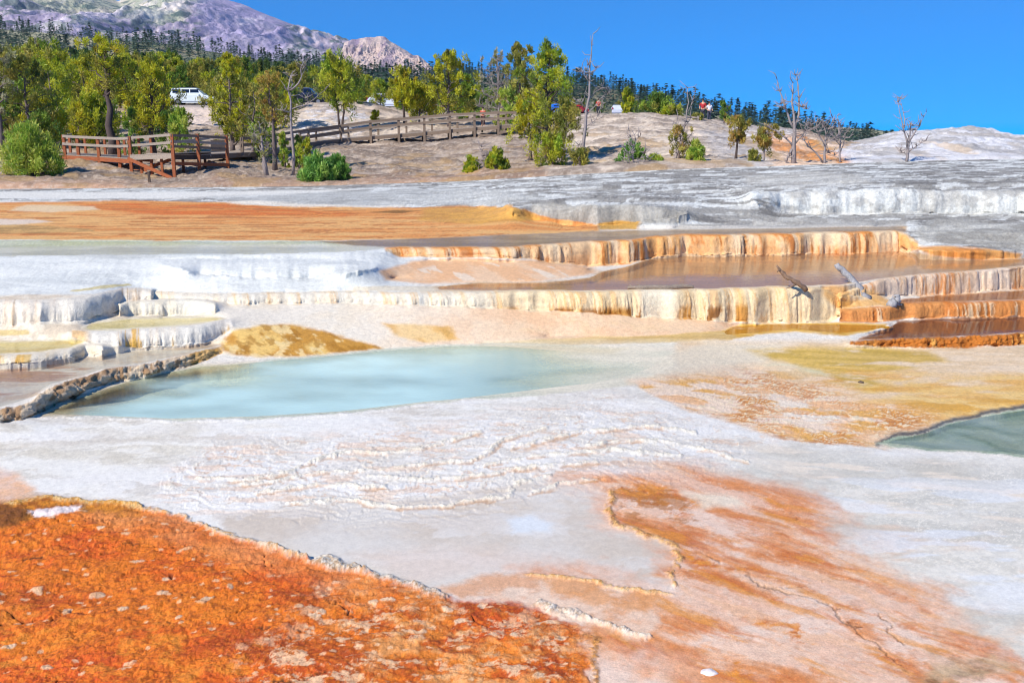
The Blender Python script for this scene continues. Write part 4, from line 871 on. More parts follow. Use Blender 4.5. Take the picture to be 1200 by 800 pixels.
# ================================================================== conifers on that hill
leafm = leaf_mat('needles', .42); barkm = simple_mat('bark', (112,98,92), .9, .3, 6, bump=.6, stretch=(6, 6, 1)); greyw = simple_mat('dead_wood', (150,138,132), .85, .3, 8, bump=.5, stretch=(6, 6, 1))
darkbark = simple_mat('dark_bark', (84,70,64), .9, .3, 6, bump=.6, stretch=(6, 6, 1))
def conifer_arrays(rs, h, w, n, c1, c2, lw):
    """n needle sprays hung in whorls on a spire"""
    t = rs.rand(n) ** .75; t = (np.floor(t * 14) + rs.rand(n) * .9) / 14; a = rs.rand(n) * 6.283
    R = w * .5 * (1 - t) ** .85 * (.55 + .45 * np.sin(a * 2 + t * 17) ** 2) * (.35 + .65 * rs.rand(n) ** .4)
    c = np.stack([np.cos(a) * R, np.sin(a) * R, h * (.08 + .9 * t) - R * .25], 1)
    out = np.stack([np.cos(a), np.sin(a), -.35 + .5 * rs.rand(n)], 1); sd = np.stack([-np.sin(a), np.cos(a), (rs.rand(n) - .5) * .8], 1)
    L = (lw * (.7 + .8 * rs.rand(n)))[:, None]
    V = np.stack([c - out * L * .5 - sd * L * .35, c - out * L * .3 + sd * L * .4, c + out * L + sd * L * .1], 1).reshape(-1, 3)
    k = rs.rand(n, 1) * .8 + .2 * rs.rand(); col = lin(c1) * (1 - k) + lin(c2) * k
    return V.astype(f32), np.repeat(col, 3, 0).astype(f32)
rs = np.random.RandomState(5)
def put_conifers(n, pick, name, label, hh, c1, c2, lv):
    Vs, Cs = [], []
    for _ in range(n):
        i, j = pick()
        p = wv[j, i]; h = hh * (.35 + 1.0 * rs.rand() ** 1.6)
        V, c = conifer_arrays(rs, h, h * (.44 + .26 * rs.rand()), 64, c1, c2, h * .11)
        Vs.append(V + p - [0, 0, .4]); Cs.append(c * (.75 + .5 * rs.rand()))
    V = np.concatenate(Vs); c = np.concatenate(Cs)
    o = link(name, np_mesh(name, V, np.arange(len(V)).reshape(-1, 3), c, smooth=False), leafm)
    return tag(o, label, kind='stuff')
nrow = 120
def pick_all():
    while True:
        i = rs.randint(420); j = int(rs.rand() ** .8 * 125); p = wv[min(j, nrow + 4), i]
        px = WHx[0] + (WHx[-1] - WHx[0]) * i / 419.
        dens = .95 if 390 < px < 560 else .75
        cl = float(fbm(np.array([p[0] * .02]), np.array([p[1] * .012]), 4, 371)[0])
        if rs.rand() < dens * (1.0 if cl > .45 else .3): return i, min(j, nrow + 4)
put_conifers(3800, pick_all, 'far_conifers', 'mass of dark conifers covering the low hill', 10., (44,70,64), (94,122,100), .1)
def pick_top():
    return rs.randint(420), nrow - 2 + rs.randint(7)
put_conifers(420, pick_top, 'ridge_conifers', 'line of small dark conifers along the hill crest', 11., (46,72,60), (96,124,90), .1)
# ================================================================== TREES
def leaves(rs, centers, radii, per, size, cols, flat=.95, asp=.24, up=.9):
    """sprays of small leaf faces around limb ends; colour differs from spray to spray and leaf to leaf"""
    Vs, Cs = [], []
    for (c, r, col) in zip(centers, radii, cols):
        n = max(8, int(per * 1.12 * (.7 + .6 * rs.rand())))
        d = rs.normal(size=(n, 3)); d /= np.linalg.norm(d, axis=1, keepdims=True)
        q = d * (r * rs.rand(n, 1) ** .45); q[:, 2] *= flat; sh_ = rs.normal(size=3) * .45 + [0, 0, 1]; sh_ /= np.linalg.norm(sh_); q *= .82; q += (q @ sh_)[:, None] * sh_ * 1.1; p = q + c
        ax = d + rs.normal(size=(n, 3)) * .7 + [0, 0, up]; ax /= np.linalg.norm(ax, axis=1, keepdims=True)
        sd = np.cross(ax, rs.normal(size=(n, 3))); sd /= np.linalg.norm(sd, axis=1, keepdims=True) + 1e-9
        L = (size * 1.25 * (.6 + .8 * rs.rand(n)))[:, None]; W = L * asp
        Vs.append(np.stack([p - ax * L * .5, p + sd * W * .5, p + ax * L * .5, p - sd * W * .5], 1).reshape(-1, 3))
        k = .65 + .7 * rs.rand(n, 1); Cs.append(np.repeat(np.clip(np.asarray(col)[None] * k, .003, .6), 4, 0))
    V = np.concatenate(Vs).astype(f32)
    return V, np.arange(len(V)).reshape(-1, 4), np.concatenate(Cs).astype(f32)
PAL = {  # leaf albedos as seen (sRGB): pairs mixed from spray to spray
 'yellow': [(186,168,30), (128,126,28), (206,168,28), (96,100,26)], 'lime': [(152,160,34), (100,120,30), (176,164,40), (80,96,28)],
 'olive': [(118,118,44), (92,98,40), (140,128,56)], 'green': [(90,114,40), (64,90,34), (112,130,44)],
 'dark': [(60,82,40), (44,64,34), (80,98,44)], 'bush': [(132,152,52), (98,124,40), (156,168,66)], 'shrub': [(92,128,52), (70,106,42), (120,146,62)],
 'grey': [(136,130,104), (112,110,90), (120,120,70)], 'rust': [(140,110,50), (112,110,44), (150,130,60)],
}
def palcol(rs, name):
    p = PAL[name]; a = lin(p[rs.randint(len(p))]); b = lin(p[rs.randint(len(p))]); t = rs.rand()
    return (a * (1 - t) + b * t) * (1.6 + .7 * rs.rand())
def limb_path(rs, a, b, n=4, wob=.12, sag=0.):
    a = np.array(a, float); b = np.array(b, float); L = np.linalg.norm(b - a); out = []
    for k in range(n + 1):
        t = k / n; p = a + (b - a) * t
        if 0 < k < n: p = p + rs.normal(size=3) * L * wob * .5
        p[2] += sag * L * math.sin(t * math.pi); out.append(p)
    return out
def tree_meshes(seed, h, w, pal, bare=.25, nl=20, per=70, leaf=.2, trunk_r=None, lean=0., shape='round', forks=1, clump=.15, bald=.0, twigs=0):
    """trunk and limbs, and the foliage they carry"""
    rs = np.random.RandomState(seed); mb = MB(); cen, rad, col = [], [], []
    tr_ = trunk_r or h * .022 + .03
    tips = []
    for fk in range(forks):
        off = np.array([0., 0, 0]) if forks == 1 else np.array([(fk - (forks - 1) / 2) * w * .22, rs.normal() * w * .05, 0])
        top = np.array([lean * h, rs.normal() * .03 * h, h * (.97 if fk == 0 else .8 + .15 * rs.rand())]) + off
        mid = 7; P = [np.array([off[0] * .15, 0, -.25])] + [np.array([off[0] * (.15 + .85 * k / mid), off[1] * k / mid, 0]) + np.array([top[0] - off[0], top[1] - off[1], 0]) * (k / mid) + np.array([rs.normal() * .009 * h, rs.normal() * .009 * h, top[2] * k / mid]) for k in range(1, mid + 1)]
        R = [tr_ * 1.25 / (forks ** .4)] + [tr_ * (1 - .93 * (k / mid) ** .9) / (forks ** .4) for k in range(1, mid + 1)]
        mb.tube(P, R, 7); P = np.array(P); tips.append((P, R))
    nl = int(nl * 1.3); clump *= .72
    for k in range(nl):
        P, R = tips[k % forks]
        t = bare + (1 - bare) * (k + .5 * rs.rand()) / nl
        s_ = t * (len(P) - 1); i = min(int(s_), len(P) - 2); a = P[i] + (P[i + 1] - P[i]) * (s_ - i)
        g = k * 2.4 + rs.rand() * .9; tt_ = (t - bare) / (1 - bare)
        prof = {'round': (math.sin(math.pi * min(1, .22 + tt_ * .75))) ** .7, 'cone': (1 - tt_) ** .8 + .08, 'top': .35 + .75 * tt_ if tt_ < .75 else 1.2 * (1.2 - tt_) + .3, 'column': .9 - .55 * tt_ ** 3}[shape]
        L = w * .5 * prof * (.45 + .72 * rs.rand()) / (1 if forks == 1 else 1.25)
        b = a + np.array([math.cos(g) * L, math.sin(g) * L, L * (.15 + .5 * rs.rand())]); b[2] = min(b[2], h)
        Q = limb_path(rs, a, b, 4, .16, .08); r0 = max(.02, R[i] * .5)
        mb.tube(Q, [r0 * (1 - .8 * q / 4) for q in range(5)], 5)
        if rs.rand() < bald: 
            for _ in range(3):
                e = Q[3] + rs.normal(size=3) * L * .3; mb.tube([Q[2 + rs.randint(2)], e], [r0 * .4, r0 * .12], 4)
            continue
        for q in (2, 3, 4):
            if rs.rand() < .72:
                cr_ = w * clump * (.6 + .7 * rs.rand()) * (1.1 - .35 * tt_)
                cen.append(Q[q] + rs.normal(size=3) * cr_ * .5); rad.append(cr_); col.append(palcol(rs, pal if rs.rand() > .12 else 'olive'))
    for P, R in tips:
        if bald < .5:
            for q in range(3): cen.append(P[-1] - [0, 0, h * .05 * q] + rs.normal(size=3) * w * .05); rad.append(w * clump * .7); col.append(palcol(rs, pal))
    if not cen: return mb, None
    return mb, leaves(rs, cen, rad, per, leaf, col)
def make_tree(name, label, cat, loc, seed, h, w, pal, bark=None, group=None, rz=0, **kw):
    mb, lf = tree_meshes(seed, h, w, pal, **kw)
    t = thing(name, label, cat, loc, rz, group)
    mb.build('trunk', bark or barkm, t)
    if lf: link('crown', np_mesh('crown', *lf, smooth=False), leafm, t)
    return t
def tsize(px, base, top, d):   # metres for picture rows at distance d
    return at_d(px, top, d)[2] - at_d(px, base, d)[2]
def px2m(n, d): return n * d / F
def plant(px, d, top, wpx, pal, label, seed, name='pine_tree', cat='tree', group=None, **kw):
    g = ground_at(px, d); h = at_d(px, top, d)[2] - g[2]
    return make_tree(name, label, cat, g, seed, h, px2m(wpx, d), pal, group=group, leaf=kw.pop('leaf', .0026 * d), **kw)
G1 = 'pines growing around the boardwalk'
# --- trees around the left platform
plant(4, 62, 30, 46, 'grey', 'thin greyish pine at the left edge of the photo above the round bush', 1, group=G1, bare=.25, nl=22, per=55, clump=.11, bald=.15)
plant(38, 64, 66, 56, 'olive', 'olive pine standing right behind the round bush', 2, group=G1, bare=.2, nl=24, per=85, clump=.16)
plant(68, 72, 47, 66, 'lime', 'broad bright yellow-green pine between the round bush and the dark-trunked tree', 3, group=G1, bare=.18, nl=28, per=90, forks=2, clump=.15)
plant(104, 78, 63, 42, 'yellow', 'golden yellow pine just left of the dark-trunked tree', 4, group=G1, bare=.2, nl=22, per=80, clump=.17)
plant(96, 64, 122, 44, 'yellow', 'low spreading yellow juniper behind the ramp', 5, 'juniper', 'shrub', bare=.1, nl=16, per=90, clump=.18)
plant(133, 60, 45, 62, 'yellow', 'tall tree with a bare dark forked trunk and yellow crown behind the ramp', 6, group=G1, bare=.50, nl=20, per=95, trunk_r=.30, bark=darkbark, shape='round', clump=.15)
plant(158, 60, 128, 26, 'green', 'small dark green juniper beside the bare forked trunk', 7, 'juniper', 'shrub', bare=.05, nl=12, per=80, clump=.2)
plant(181, 61, 70, 62, 'yellow', 'loose yellow pine above the middle of the viewing platform', 8, group=G1, bare=.30, nl=26, per=62, trunk_r=.16, clump=.12, bark=darkbark)
plant(213, 60, 130, 42, 'bush', 'bright green juniper behind the viewing platform, below the white car', 9, 'juniper', 'shrub', bare=.04, nl=16, per=90, clump=.18)
plant(273, 62, 62, 48, 'yellow', 'tall golden pine at the right end of the viewing platform', 10, group=G1, bare=.12, nl=30, per=75, clump=.13)
plant(186, 84, 62, 30, 'lime', 'light green pine above the loose yellow pine, left of the white car', 11, group=G1, bare=.2, nl=20, per=70, clump=.15)
plant(297, 60, 96, 40, 'olive', 'thin grey-green pine leaning right of the golden pine', 12, group=G1, bare=.3, nl=18, per=45, clump=.12, bald=.3, lean=.05)
plant(322, 56, 84, 46, 'rust', 'slim pine with a straight bare trunk left of the bleached snag', 13, group=G1, bare=.48, nl=16, per=55, trunk_r=.14, clump=.13, bark=barkm)
plant(312, 53, 140, 30, 'grey', 'short half-dead pine with a pale crooked stem', 14, group=G1, bare=.2, nl=12, per=30, trunk_r=.13, clump=.12, bald=.5, bark=greyw, lean=-.1)
for k, (px, d, top, wp, pal, lb) in enumerate([(334, 58, 155, 13, 'bush', 'narrow bright green juniper left of the bleached snag trunk'), (351, 57, 160, 15, 'bush', 'narrow juniper right of the bleached snag trunk'), (361, 56, 163, 17, 'lime', 'yellowish narrow juniper above the big shrub'), (310, 60, 132, 30, 'bush', 'bushy green juniper between the slim trunks')]):
    plant(px, d, top, wp, pal, lb, 20 + k, 'juniper', 'shrub', bare=.03, nl=16, per=60, clump=.2, shape='column')
# --- behind the right boardwalk
plant(400, 82, 67, 66, 'lime', 'broad green pine with two peaked tops behind the boardwalk', 30, group=G1, bare=.34, nl=30, per=90, forks=2, trunk_r=.14, clump=.14, bark=darkbark)
plant(474, 86, 80, 38, 'yellow', 'yellow-green pine beside the silver car', 31, group=G1, bare=.3, nl=22, per=70, clump=.15, bark=darkbark)
plant(440, 84, 131, 11, 'yellow', 'tiny yellow pine on the pale mound below the silver car', 32, group=G1, bare=.2, nl=10, per=50, clump=.2)
plant(492, 88, 100, 40, 'yellow', 'low yellow pine right of the silver car', 33, group=G1, bare=.15, nl=20, per=70, clump=.17)
plant(526, 86, 62, 54, 'yellow', 'yellow pine with a thin dead reddish top behind the boardwalk', 34, group=G1, bare=.2, nl=28, per=70, clump=.13)
plant(548, 92, 90, 34, 'green', 'dark green conical fir behind the boardwalk', 35, 'fir_tree', bare=.06, nl=26, per=80, shape='cone', clump=.18)
plant(584, 84, 58, 46, 'grey', 'half-dead grey pine behind the right end of the boardwalk', 36, group=G1, bare=.2, nl=24, per=32, clump=.10, bald=.4, bark=greyw)
plant(609, 80, 53, 42, 'olive', 'dark-stemmed pine with flat foliage shelves left of the tallest clump', 37, group=G1, bare=.3, nl=20, per=85, clump=.15, bark=darkbark)
plant(597, 78, 108, 34, 'bush', 'light green bushy pine at the right end of the boardwalk', 38, group=G1, bare=.08, nl=18, per=70, clump=.18)
plant(642, 54, 52, 66, 'lime', 'tallest green pine in the middle of the view at the end of the boardwalk', 39, group=G1, bare=.26, nl=34, per=105, trunk_r=.19, clump=.13, bark=darkbark)
plant(622, 56, 110, 44, 'yellow', 'leaning yellow-green pine in front of the boardwalk end', 40, group=G1, bare=.3, nl=18, per=90, clump=.17, lean=-.05)
plant(660, 53, 118, 42, 'olive', 'dark scrubby pine leaning right beside the tall dead trunk', 41, group=G1, bare=.3, nl=18, per=60, clump=.15, bark=darkbark, lean=.06)
plant(646, 50, 160, 52, 'lime', 'light green thicket at the foot of the tallest pine', 42, 'shrub', 'shrub', bare=.02, nl=24, per=75, clump=.17, forks=2)
plant(680, 49, 176, 24, 'olive', 'small olive shrub at the foot of the tall dead trunk', 43, 'shrub', 'shrub', bare=.02, nl=12, per=60, clump=.2)
# --- right side
plant(735, 100, 105, 15, 'lime', 'narrow columnar juniper on the hill edge beside the parked white car', 50, 'juniper', 'tree', bare=.03, nl=24, per=50, shape='column', clump=.22)
plant(770, 100, 113, 34, 'green', 'round green juniper on the skyline right of the columnar one', 51, 'juniper', 'tree', bare=.05, nl=22, per=60, clump=.18)
plant(786, 88, 128, 26, 'lime', 'low juniper running down the skyline of the tan hill', 52, 'juniper', 'shrub', bare=.03, nl=14, per=50, clump=.2)
plant(848, 80, 120, 18, 'green', 'sparse pine with a forked dead top on the tan hill', 53, group=G1, bare=.2, nl=12, per=34, clump=.15, bald=.35)
plant(818, 82, 136, 14, 'olive', 'small olive shrub below the visitors in red and white', 54, 'shrub', 'shrub', bare=.02, nl=10, per=40, clump=.22)
plant(862, 50, 138, 36, 'rust', 'crooked pine with tufted rusty foliage left of the orange cliff', 55, group=G1, bare=.42, nl=14, per=60, shape='top', clump=.15, lean=.05, bark=darkbark)
plant(895, 49, 152, 40, 'rust', 'flat-topped low pine with rusty needles beside the orange cliff', 56, group=G1, bare=.45, nl=14, per=60, shape='top', clump=.14, bark=greyw)
plant(884, 48, 178, 18, 'olive', 'little grey-green shrub under the flat-topped pine', 57, 'shrub', 'shrub', bare=.02, nl=10, per=40, clump=.2)
plant(796, 49, 150, 34, 'rust', 'straggly olive shrub behind the double dead tree', 58, 'shrub', 'shrub', bare=.1, nl=14, per=34, clump=.14, bald=.2)
# --- round bushes
def bush(px, d, base, top, wpx, pal, label, seed, hump=7, per=70, name='shrub'):
    rs = np.random.RandomState(seed); g = ground_at(px, d); g = (g[0], g[1], g[2] - .1)
    h = at_d(px, top, d)[2] - g[2]; w_ = px2m(wpx, d); cen, rad, col = [], [], []; mb = MB()
    for k in range(hump * 9):
        a = rs.rand() * 6.283; r = rs.rand() ** .5; e = rs.rand()
        R = (1 - .9 * e ** 2.2) ** .5
        c = np.array([math.cos(a) * r * w_ * .42 * R, math.sin(a) * r * w_ * .36 * R, h * (.08 + .84 * e * (1 - .35 * r * r))])
        cen.append(c); rad.append(w_ * (.075 + .05 * rs.rand())); col.append(palcol(rs, pal))
        if k % 3 == 0: mb.tube(limb_path(rs, (rs.normal() * .08, rs.normal() * .08, 0), c, 3, .1), [.05, .035, .022, .01], 5)
    t = thing(name, label, 'shrub', g); mb.build('stems', barkm, t)
    link('crown', np_mesh('crown', *leaves(rs, cen, rad, per, .0032 * d, col, flat=.9), smooth=False), leafm, t)
    return t
bush(38, 51, 205, 137, 84, 'bush', 'large round bright green bush at the left edge in front of the ramp', 60, 14, 85)
bush(372, 48, 217, 178, 58, 'shrub', 'large dark green spreading bush on the edge of the white slope', 61, 9, 80)
bush(394, 48.5, 217, 176, 40, 'shrub', 'pointed right half of the dark green bush by the white slope', 62, 8, 80)
bush(553, 50, 205, 180, 26, 'lime', 'small light green bush left of the grey dead twigs below the boardwalk', 63, 5, 60)
bush(583, 49, 206, 169, 34, 'lime', 'light green bush right of the grey dead twigs below the boardwalk', 64, 7, 60)
bush(741, 49, 197, 166, 40, 'shrub', 'round grey-green bush behind bleached twigs on the tan hill', 65, 7, 70)
bush(767, 48, 199, 182, 26, 'bush', 'small bright yellow-green bush right of the bleached twigs', 66, 6, 70)
bush(815, 48, 196, 163, 28, 'bush', 'pointed bright green bush right of the double dead tree', 67, 7, 70)
# --- bleached dead trees, limb by limb as surveyed (picture column, row; depth offset)
def snag(label, d, base, limbs, mat=None, seed=0, name='dead_tree', tw=10, group='bleached dead trees'):
    g = ground_at(base, d); o = np.array(g); t = thing(name, label, 'dead tree', g, 0, group); rs = np.random.RandomState(seed)
    tot = MB(); brs = []
    for q, (pts, r0, r1) in enumerate(limbs):
        off = 0 if q == 0 else rs.uniform(-.25, .25) * 2
        P = []
        for i, (x, y) in enumerate(pts):
            e = 0 if q == 0 else off * i / max(1, len(pts) - 1)
            P.append(np.array(at_d(x, y, d)) - o + np.array([0, e, 0]))
        if q == 0: P[0] = np.array([P[0][0], 0, -.2])
        # extra wobble points
        P2 = [P[0]]
        for a, b in zip(P[:-1], P[1:]):
            P2.append((a + b) / 2 + rs.normal(size=3) * np.linalg.norm(b - a) * .04); P2.append(b)
        n = len(P2); r0 *= .56; r1 *= .7; R = [r0 + (r1 - r0) * (i / (n - 1)) ** .9 for i in range(n)]
        br = MB() if q else tot
        if q: brs.append(br)
        br.tube(P2, R, 6)
        for _ in range(int(tw * (1.2 if q else 1.6))):
            i = rs.randint(max(1, n // 3), n); a = P2[i]; L = px2m(rs.uniform(4, 13), d); v = rs.normal(size=3); v[2] = abs(v[2]) * .7; v /= np.linalg.norm(v)
            m_ = a + v * L * .5 + rs.normal(size=3) * L * .1
            br.tube([a, m_, a + v * L + [0, 0, L * .15]], [max(.022, R[i] * .3), max(.016, R[i] * .2), .009], 4)
    tot.build('trunk', mat or greyw, t)
    for b_ in brs: b_.build('branch', mat or greyw, t)
    return t
snag('bleached snag with a bare forked crown beside the slim pine', 54, 342, [([(343,199),(342,160),(341,118),(341,88)], .17, .05), ([(341,106),(350,98),(354,90),(353,80),(358,72)], .09, .03), ([(353,84),(360,78)], .05, .02), ([(341,110),(334,103)], .05, .02), ([(341,112),(350,111),(357,115),(359,119)], .05, .015), ([(342,128),(356,124),(368,116),(380,106)], .06, .015), ([(342,132),(334,130),(326,128)], .07, .03), ([(341,104),(341,92),(341,85)], .06, .02)], seed=70, tw=5)
snag('tall slender dead tree right of the tallest pine', 50, 681, [([(681,197),(684,165),(687,130),(691,95),(693,65),(695,40)], .19, .02), ([(688,118),(697,108),(706,103),(713,104)], .05, .012), ([(687,135),(698,124),(708,112),(716,108)], .05, .012), ([(690,96),(684,88),(681,82)], .04, .012), ([(692,88),(697,80)], .03, .01), ([(684,150),(694,144),(700,136),(706,122)], .05, .012), ([(686,125),(676,117)], .05, .015), ([(691,92),(688,82),(688,72)], .03, .01)], seed=71, tw=9)
snag('dead tree with two pale leaning stems on the tan hill', 50, 790, [([(789,198),(793,180),(800,160),(804,140),(807,120),(806,103)], .15, .018), ([(792,185),(793,165),(793,145),(793,128)], .09, .015), ([(806,132),(811,118),(814,108)], .04, .01), ([(801,158),(797,148)], .04, .012), ([(803,148),(808,138)], .04, .012), ([(797,170),(804,160)], .04, .012)], seed=72, tw=9)
snag('largest bleached dead tree with three upright spires in front of the orange cliff', 47, 929, [([(930,195),(930,170),(931,145),(928,120),(929,97)], .24, .02), ([(930,150),(924,135),(919,120),(915,107),(912,92)], .11, .02), ([(931,150),(937,135),(938,115),(938,100),(936,88)], .12, .02), ([(930,172),(920,162),(908,153),(898,149)], .09, .02), ([(932,168),(940,158),(946,148)], .08, .02), ([(938,158),(952,152),(964,150)], .05, .015), ([(928,175),(923,185),(920,195)], .09, .06), ([(936,124),(943,128)], .03, .01), ([(920,128),(914,122)], .03, .01)], seed=73, tw=14)
snag('low spreading dead tree right of the three-spired one', 46.5, 965, [([(966,194),(966,180),(967,165),(970,152)], .13, .03), ([(967,172),(960,160),(955,150),(945,152)], .06, .015), ([(968,160),(966,148),(958,142),(950,146)], .05, .012), ([(970,152),(976,145),(978,138)], .04, .012), ([(967,168),(976,163),(982,160)], .05, .012), ([(964,190),(955,178),(945,170),(940,160)], .08, .02)], seed=74, tw=12)
snag('thin dead tree at the right end of the orange cliff', 46.5, 984, [([(985,192),(984,175),(984,160),(983,145),(981,136)], .09, .015), ([(985,178),(990,168),(992,157)], .05, .012), ([(984,170),(979,160),(976,152)], .04, .012), ([(982,185),(975,180)], .04, .015), ([(984,160),(987,148)], .03, .01)], seed=75, tw=10)
snag('lone dead tree with splayed branches before the white hump', 46, 1062, [([(1062,188),(1064,175),(1066,160),(1068,146)], .14, .03), ([(1064,172),(1060,155),(1057,140),(1053,120)], .09, .015), ([(1060,150),(1061,132),(1059,115)], .05, .012), ([(1066,165),(1073,152),(1078,142),(1083,131)], .07, .012), ([(1065,178),(1075,171),(1086,165)], .06, .015), ([(1063,182),(1057,177)], .04, .012), ([(1070,158),(1074,148)], .04, .01)], seed=76, tw=9)
snag('cluster of bleached twigs in front of the round grey-green bush', 47.5, 742, [([(743,199),(742,185),(741,170),(737,152)], .07, .012), ([(741,199),(736,185),(732,172)], .05, .01), ([(745,199),(750,185),(755,172)], .05, .01), ([(739,199),(730,190)], .04, .01), ([(746,199),(755,190),(760,186)], .04, .01), ([(742,180),(746,165),(752,158)], .035, .008), ([(742,190),(738,170)], .03, .008)], seed=77, tw=12, name='dead_bush')
snag('grey dead twigs between the two light green bushes', 49.5, 568, [([(568,207),(567,195),(566,183),(564,172)], .05, .01), ([(569,207),(574,195),(576,186)], .04, .01), ([(566,207),(560,196)], .04, .01), ([(570,207),(580,200)], .04, .01), ([(567,200),(571,185)], .03, .008)], seed=78, tw=16, name='dead_bush')
snag('grey dead stems in front of the platform pines', 55, 305, [([(311,201),(309,185),(303,168),(298,155)], .12, .03), ([(309,182),(314,168)], .05, .015), ([(304,170),(296,160)], .04, .015)], seed=79, tw=8)
snag('small leafless stems at the tall dead trunk', 49, 697, [([(672,196),(675,182),(678,170)], .04, .012), ([(674,188),(668,178)], .03, .01)], seed=80, tw=5, name='dead_bush')
snag('dead grey tree with a fine twiggy crown above the boardwalk rail', 82, 586, [([(585,152),(585,125),(584,100),(583,72)], .16, .02), ([(585,128),(575,115),(565,108)], .06, .012), ([(585,120),(597,108),(604,98)], .06, .012), ([(584,112),(574,98),(570,84)], .05, .012), ([(584,105),(592,92),(596,80)], .05, .012), ([(585,135),(572,128),(562,124)], .05, .012)], seed=81, tw=26)
# --- the wood behind the road: a few kinds, each tree its own object
protos = []
for k, (pal, sh, lb, nm) in enumerate([('dark', 'cone', 'dark green fir in the wood behind the parking road', 'fir_tree'), ('green', 'round', 'mid green pine in the wood behind the parking road', 'pine_tree'), ('lime', 'round', 'yellow-green pine in the wood behind the parking road', 'pine_tree'), ('olive', 'round', 'olive pine in the wood behind the parking road', 'pine_tree'), ('dark', 'round', 'dark rounded pine in the wood behind the parking road', 'pine_tree')]):
    for v in range(2):
        mb, lf = tree_meshes(100 + k * 3 + v, 9., 5.2 if sh == 'round' else 4.6, pal, bare=.08, nl=34, per=60, leaf=.36, shape=sh, clump=.15)
        protos.append((mb.mesh('trunk'), np_mesh('crown', *lf, smooth=False), lb, nm))
        protos[-1][0].materials.append(darkbark); protos[-1][1].materials.append(leafm)
rs = np.random.RandomState(91)
spots = []
for x in np.arange(-150, 565, 11.5):
    spots.append((x + rs.uniform(-5, 5), rs.uniform(128, 142)))
for x in np.arange(-160, 560, 13):
    spots.append((x + rs.uniform(-6, 6), rs.uniform(150, 185)))
for x in np.arange(-150, 190, 17):
    spots.append((x + rs.uniform(-6, 6), rs.uniform(84, 108)))
for x in np.arange(560, 800, 15):
    spots.append((x + rs.uniform(-6, 6), rs.uniform(190, 300)))
tops = [(-200,60),(0,62),(60,58),(130,66),(200,64),(260,70),(320,74),(380,80),(430,92),(480,100),(540,102),(620,112),(720,120),(800,138)]
for x in np.arange(-140, 345, 10.5):
    spots.append((x + rs.uniform(-5, 5), rs.uniform(116, 132)))
for (px, d) in spots:
    if 198 < px < 262 and d < 113: continue
    top = np.interp(px, [q[0] for q in tops], [q[1] for q in tops]) + rs.uniform(-6, 16)
    g = ground_at(px, d); h = max(3.2, at_d(px, top, d)[2] - g[2]); h = min(h, 10.5) if d < 190 else min(h, 8)
    near = px < 190 and d < 110
    k = rs.choice([4, 5, 6, 7, 2]) if near else rs.choice(len(protos), p=[.14, .14, .13, .13, .12, .12, .06, .06, .05, .05])
    trm, crm, lb, nm = protos[k]
    if near: lb = lb.replace('in the wood behind the parking road', 'on the slope between the ramp and the parking road')
    elif px > 575: lb = lb.replace('in the wood behind the parking road', 'on the far flat right of the boardwalk')
    t = thing(nm, lb, 'tree', g, rs.uniform(0, 6.28), 'trees of the wood along the parking road'); s_ = h / 9.
    t.scale = (s_ * rs.uniform(.85, 1.15),) * 2 + (s_,)
    link('trunk', trm, None, t); link('crown', crm, None, t)

# --- junipers and scrub filling the slope between the ramp and the road
shr = []
for k, (pal, lb) in enumerate([('olive', 'olive scrub juniper on the slope behind the ramp'), ('lime', 'yellow-green scrub juniper on the slope behind the ramp'), ('green', 'green scrub juniper on the slope behind the ramp'), ('yellow', 'golden scrub juniper on the slope behind the ramp')]):
    mb, lf = tree_meshes(150 + k, 3., 3.2, pal, bare=.04, nl=22, per=60, leaf=.22, shape='round', clump=.17)
    shr.append((mb.mesh('trunk'), np_mesh('crown', *lf, smooth=False), lb)); shr[-1][0].materials.append(barkm); shr[-1][1].materials.append(leafm)
rs = np.random.RandomState(97)
for q in range(64):
    px = rs.uniform(-120, 345); d = rs.uniform(63, 106)
    if 190 < px < 262 and d > 66: continue
    if 138 < px < 168 and d > 64: continue
    if px > 270 and d < 72: continue
    trm, crm, lb = shr[rs.randint(4)]
    t = thing('juniper', lb, 'shrub', ground_at(px, d), rs.uniform(0, 6.28), 'scrub junipers behind the ramp'); s_ = rs.uniform(.6, 1.35)
    t.scale = (s_ * rs.uniform(.85, 1.15),) * 2 + (s_,)
    link('trunk', trm, None, t); link('crown', crm, None, t)
for q, (px, d) in enumerate([(418, 96), (446, 99), (475, 99), (505, 96), (470, 108), (520, 104), (545, 106), (425, 118), (560, 100), (575, 112), (620, 104)]):
    trm, crm, lb = shr[rs.randint(4)]
    t = thing('juniper', 'low scrub juniper at the back of the pale mound behind the boardwalk', 'shrub', ground_at(px, d), rs.uniform(0, 6.28), 'scrub junipers behind the boardwalk'); s_ = rs.uniform(.5, .9); t.scale = (s_,) * 3
    link('trunk', trm, None, t); link('crown', crm, None, t)
